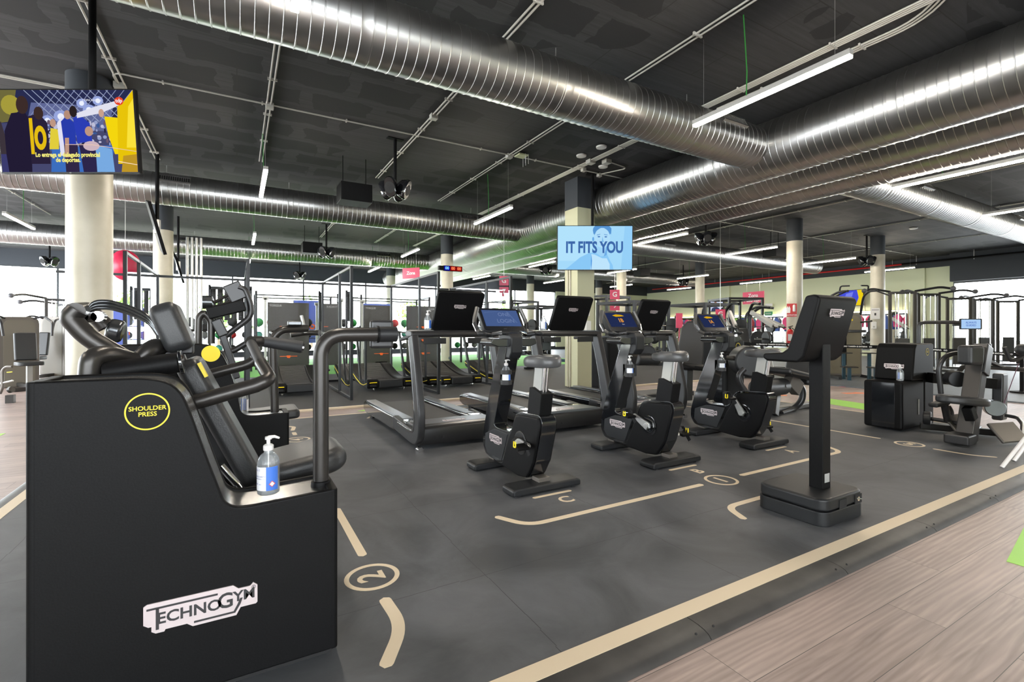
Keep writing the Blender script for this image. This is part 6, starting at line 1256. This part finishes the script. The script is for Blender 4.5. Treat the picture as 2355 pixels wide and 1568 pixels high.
# small things on columns and walls
def colsign(lab, cx, cy, r, px, py, w, h, build):
    l = Vector((cx, cy, 0)).normalized(); x, y = cx-l.x*(r+.012), cy-l.y*(r+.012); p = at(px, py, D=SN*x+CS*y)
    ang = math.atan2(l.y, l.x)-PI/2; t = thing('wall_sign', lab, 'sign', (p.x, p.y, p.z), ang); build(t, w, h); return t
def red_sign(t, w, h):
    p = MB().bb(-w/2, w/2, 0, .008, -h/2, h/2).build('panel', REDM, t, flat=True)
    b = MB(); b.lathe([(.03, 0), (.035, .02), (.035, .16), (.015, .19)], (.055, -.006, -.04), 10); b.build('extinguisher_symbol', TEXTW, p); b = MB(); b.prism([(-.12, -.08), (-.04, -.08), (-.03, .04), (-.06, .12), (-.08, .06), (-.10, .12), (-.13, .02)], 'y', -.004, 0); b.build('flame_symbol', TEXTW, p)
    text('sign_lettering', 'EXTINTOR', .05, TEXTW, p, frame((0, -.002, -h/2+.04), (1, 0, 0), (0, 0, 1)), bold=.001)
colsign('red fire extinguisher sign on the round column', 13.59, 7.78, .2, 1821, 713, .24, .36, red_sign)
def paper(t, w, h):
    p = MB().bb(-w/2, w/2, 0, .003, -h/2, h/2).build('sheet', PAPER, t, flat=True)
    b = MB(); b.bb(-w*.4, w*.4, -.001, 0, h*.32, h*.36); b.build('heading', TEXTD, p, flat=True); b = MB(); b.bb(-w*.1, w*.1, -.001, 0, -.06, .02); b.build('printed_figure', TEXTD, p, flat=True)
colsign('white paper notice on the rightmost round column', 18.39, 7.8, .2, 2013, 721, .24, .36, paper)
def disp(t, w, h): MB().bb(-w/2, w/2, -.07, .01, -h/2, h/2).build('case', WHITE, t, bev=.02); MB().bb(-w*.2, w*.2, -.074, -.07, -h*.3, -h*.1).build('nozzle_cover', SILVP, t)
colsign('white dispenser on the rightmost round column below the notice', 18.39, 7.8, .2, 2010, 748, .13, .24, disp)['category'] = 'dispenser'
t = thing('fire_extinguisher', 'red fire extinguisher hanging on the round column below its sign', 'fire extinguisher', (0, 0, 0)); l = Vector((13.59, 7.78, 0)).normalized(); p = at(1817, 775, D=SN*(13.59-l.x*.3)+CS*(7.78-l.y*.3)); t.location = (p.x, p.y, p.z); t.rotation_euler = (0, 0, math.atan2(l.y, l.x)-PI/2)
MB().lathe([(.07, -.28), (.085, -.26), (.085, .12), (.06, .19), (.03, .22)], (0, 0, 0), 18).build('cylinder', REDM, t); b = MB(); b.tube([(0, 0, .22), (0, 0, .27)], .02, 8); b.tube([(-.05, 0, .27), (.07, 0, .31)], .012, 6); b.build('valve', BLACK, t); MB().tube([(.03, 0, .26), (.11, 0, .2), (.11, 0, -.1)], .01, 6, .05).build('hose', BLACK, t); b = MB(); b.bb(-.05, .05, -.087, -.084, -.1, .08); b.build('label', PAPER, t, flat=True)
b = MB(); b.bb(-.03, .03, .08, .12, -.05, .1); b.build('bracket', SILV, t)
# exit sign and notices on the green wall
def wallthing(name, lab, cat, px, py, w, h, m, tx=None, tm=TEXTW, size=.1):
    p = at(px, py, X=XW-.16); t = thing(name, lab, cat, (p.x, p.y, p.z), -PI/2); q = MB().bb(-w/2, w/2, 0, .03, -h/2, h/2).build('panel', m, t, flat=True); MB().bb(-.03, .03, .03, .155, -.03, .03).build('bracket', m, t, flat=True)
    if tx: text('sign_lettering', tx, size, tm, q, frame((0, -.002, 0), (1, 0, 0), (0, 0, 1)))
    return t
wallthing('exit_sign', 'green exit sign on the wall left of the extinguisher column', 'sign', 1767, 721, .45, .22, mat('exit_green', srgb(40, 140, 90), .5), 'SALIDA')
wallthing('wall_notice', 'small white notice on the green wall above the exit sign', 'notice', 1768, 701, .40, .14, WHITE, None)
wallthing('digital_clock', 'small red digital clock on the wall near the third treadmill', 'clock', 1526, 706, .42, .14, BLACK, '00:00', emi('led_1b', srgb(255, 60, 60), 1.), .12)
c = at(1812, 721, X=XW-.1); tag(MB().lathe([(.01, -.02), (.28, -.015), (.3, 0), (.28, .02)], c, 28, 'x').build('round_wall_lamp', emi('disc_lamp', (1, .9, .7), 6.)), 'round glowing wall lamp seen left of the red-signed column', 'wall lamp')
# clothes-like banners reflected: coloured training gear rack along the mirrors
GC = [mat('gear_pink', srgb(215, 60, 120), .6), mat('gear_blue', srgb(60, 90, 160), .6), mat('gear_dark', (.03, .03, .04), .6), mat('gear_green', srgb(120, 190, 60), .6), mat('gear_red', srgb(150, 40, 50), .6)]; gn = ['pink', 'blue', 'dark', 'green', 'deep red']
t = thing('gear_rail', 'long rail with coloured training bags along the mirrored wall', 'rail', (XW-.5, 16, 0), world=True)
MB().cyl((XW-.5, 9.5, 1.9), (XW-.5, 22.5, 1.9), .02, 8).build('rail_bar', POSTM, t)
for y in (9.5, 12.7, 16, 19.2, 22.5): MB().bb(XW-.53, XW-.47, y-.03, y+.03, 0, 1.93).build('rail_post', POSTM, t, flat=True)
for k in range(26):
    y = 9.8+k*.49; i = [0, 1, 2, 0, 4, 1, 3, 2, 0, 1][k % 10]; h = .55+.1*(k % 3); b = MB(); b.M = Matrix.Translation((XW-.5, y, 1.875-h))
    b.prism([(p_[0], p_[1]) for p_ in [(-.14, 0), (.14, 0), (.17, h*.7), (.06, h), (-.06, h), (-.17, h*.7)]], 'x', -.07, .07); tag(b.build('hanging_bag', GC[i], bev=.02), '%s training bag hanging on the long rail by the mirrors' % gn[i], 'bag', '%s bags on the mirror rail' % gn[i])
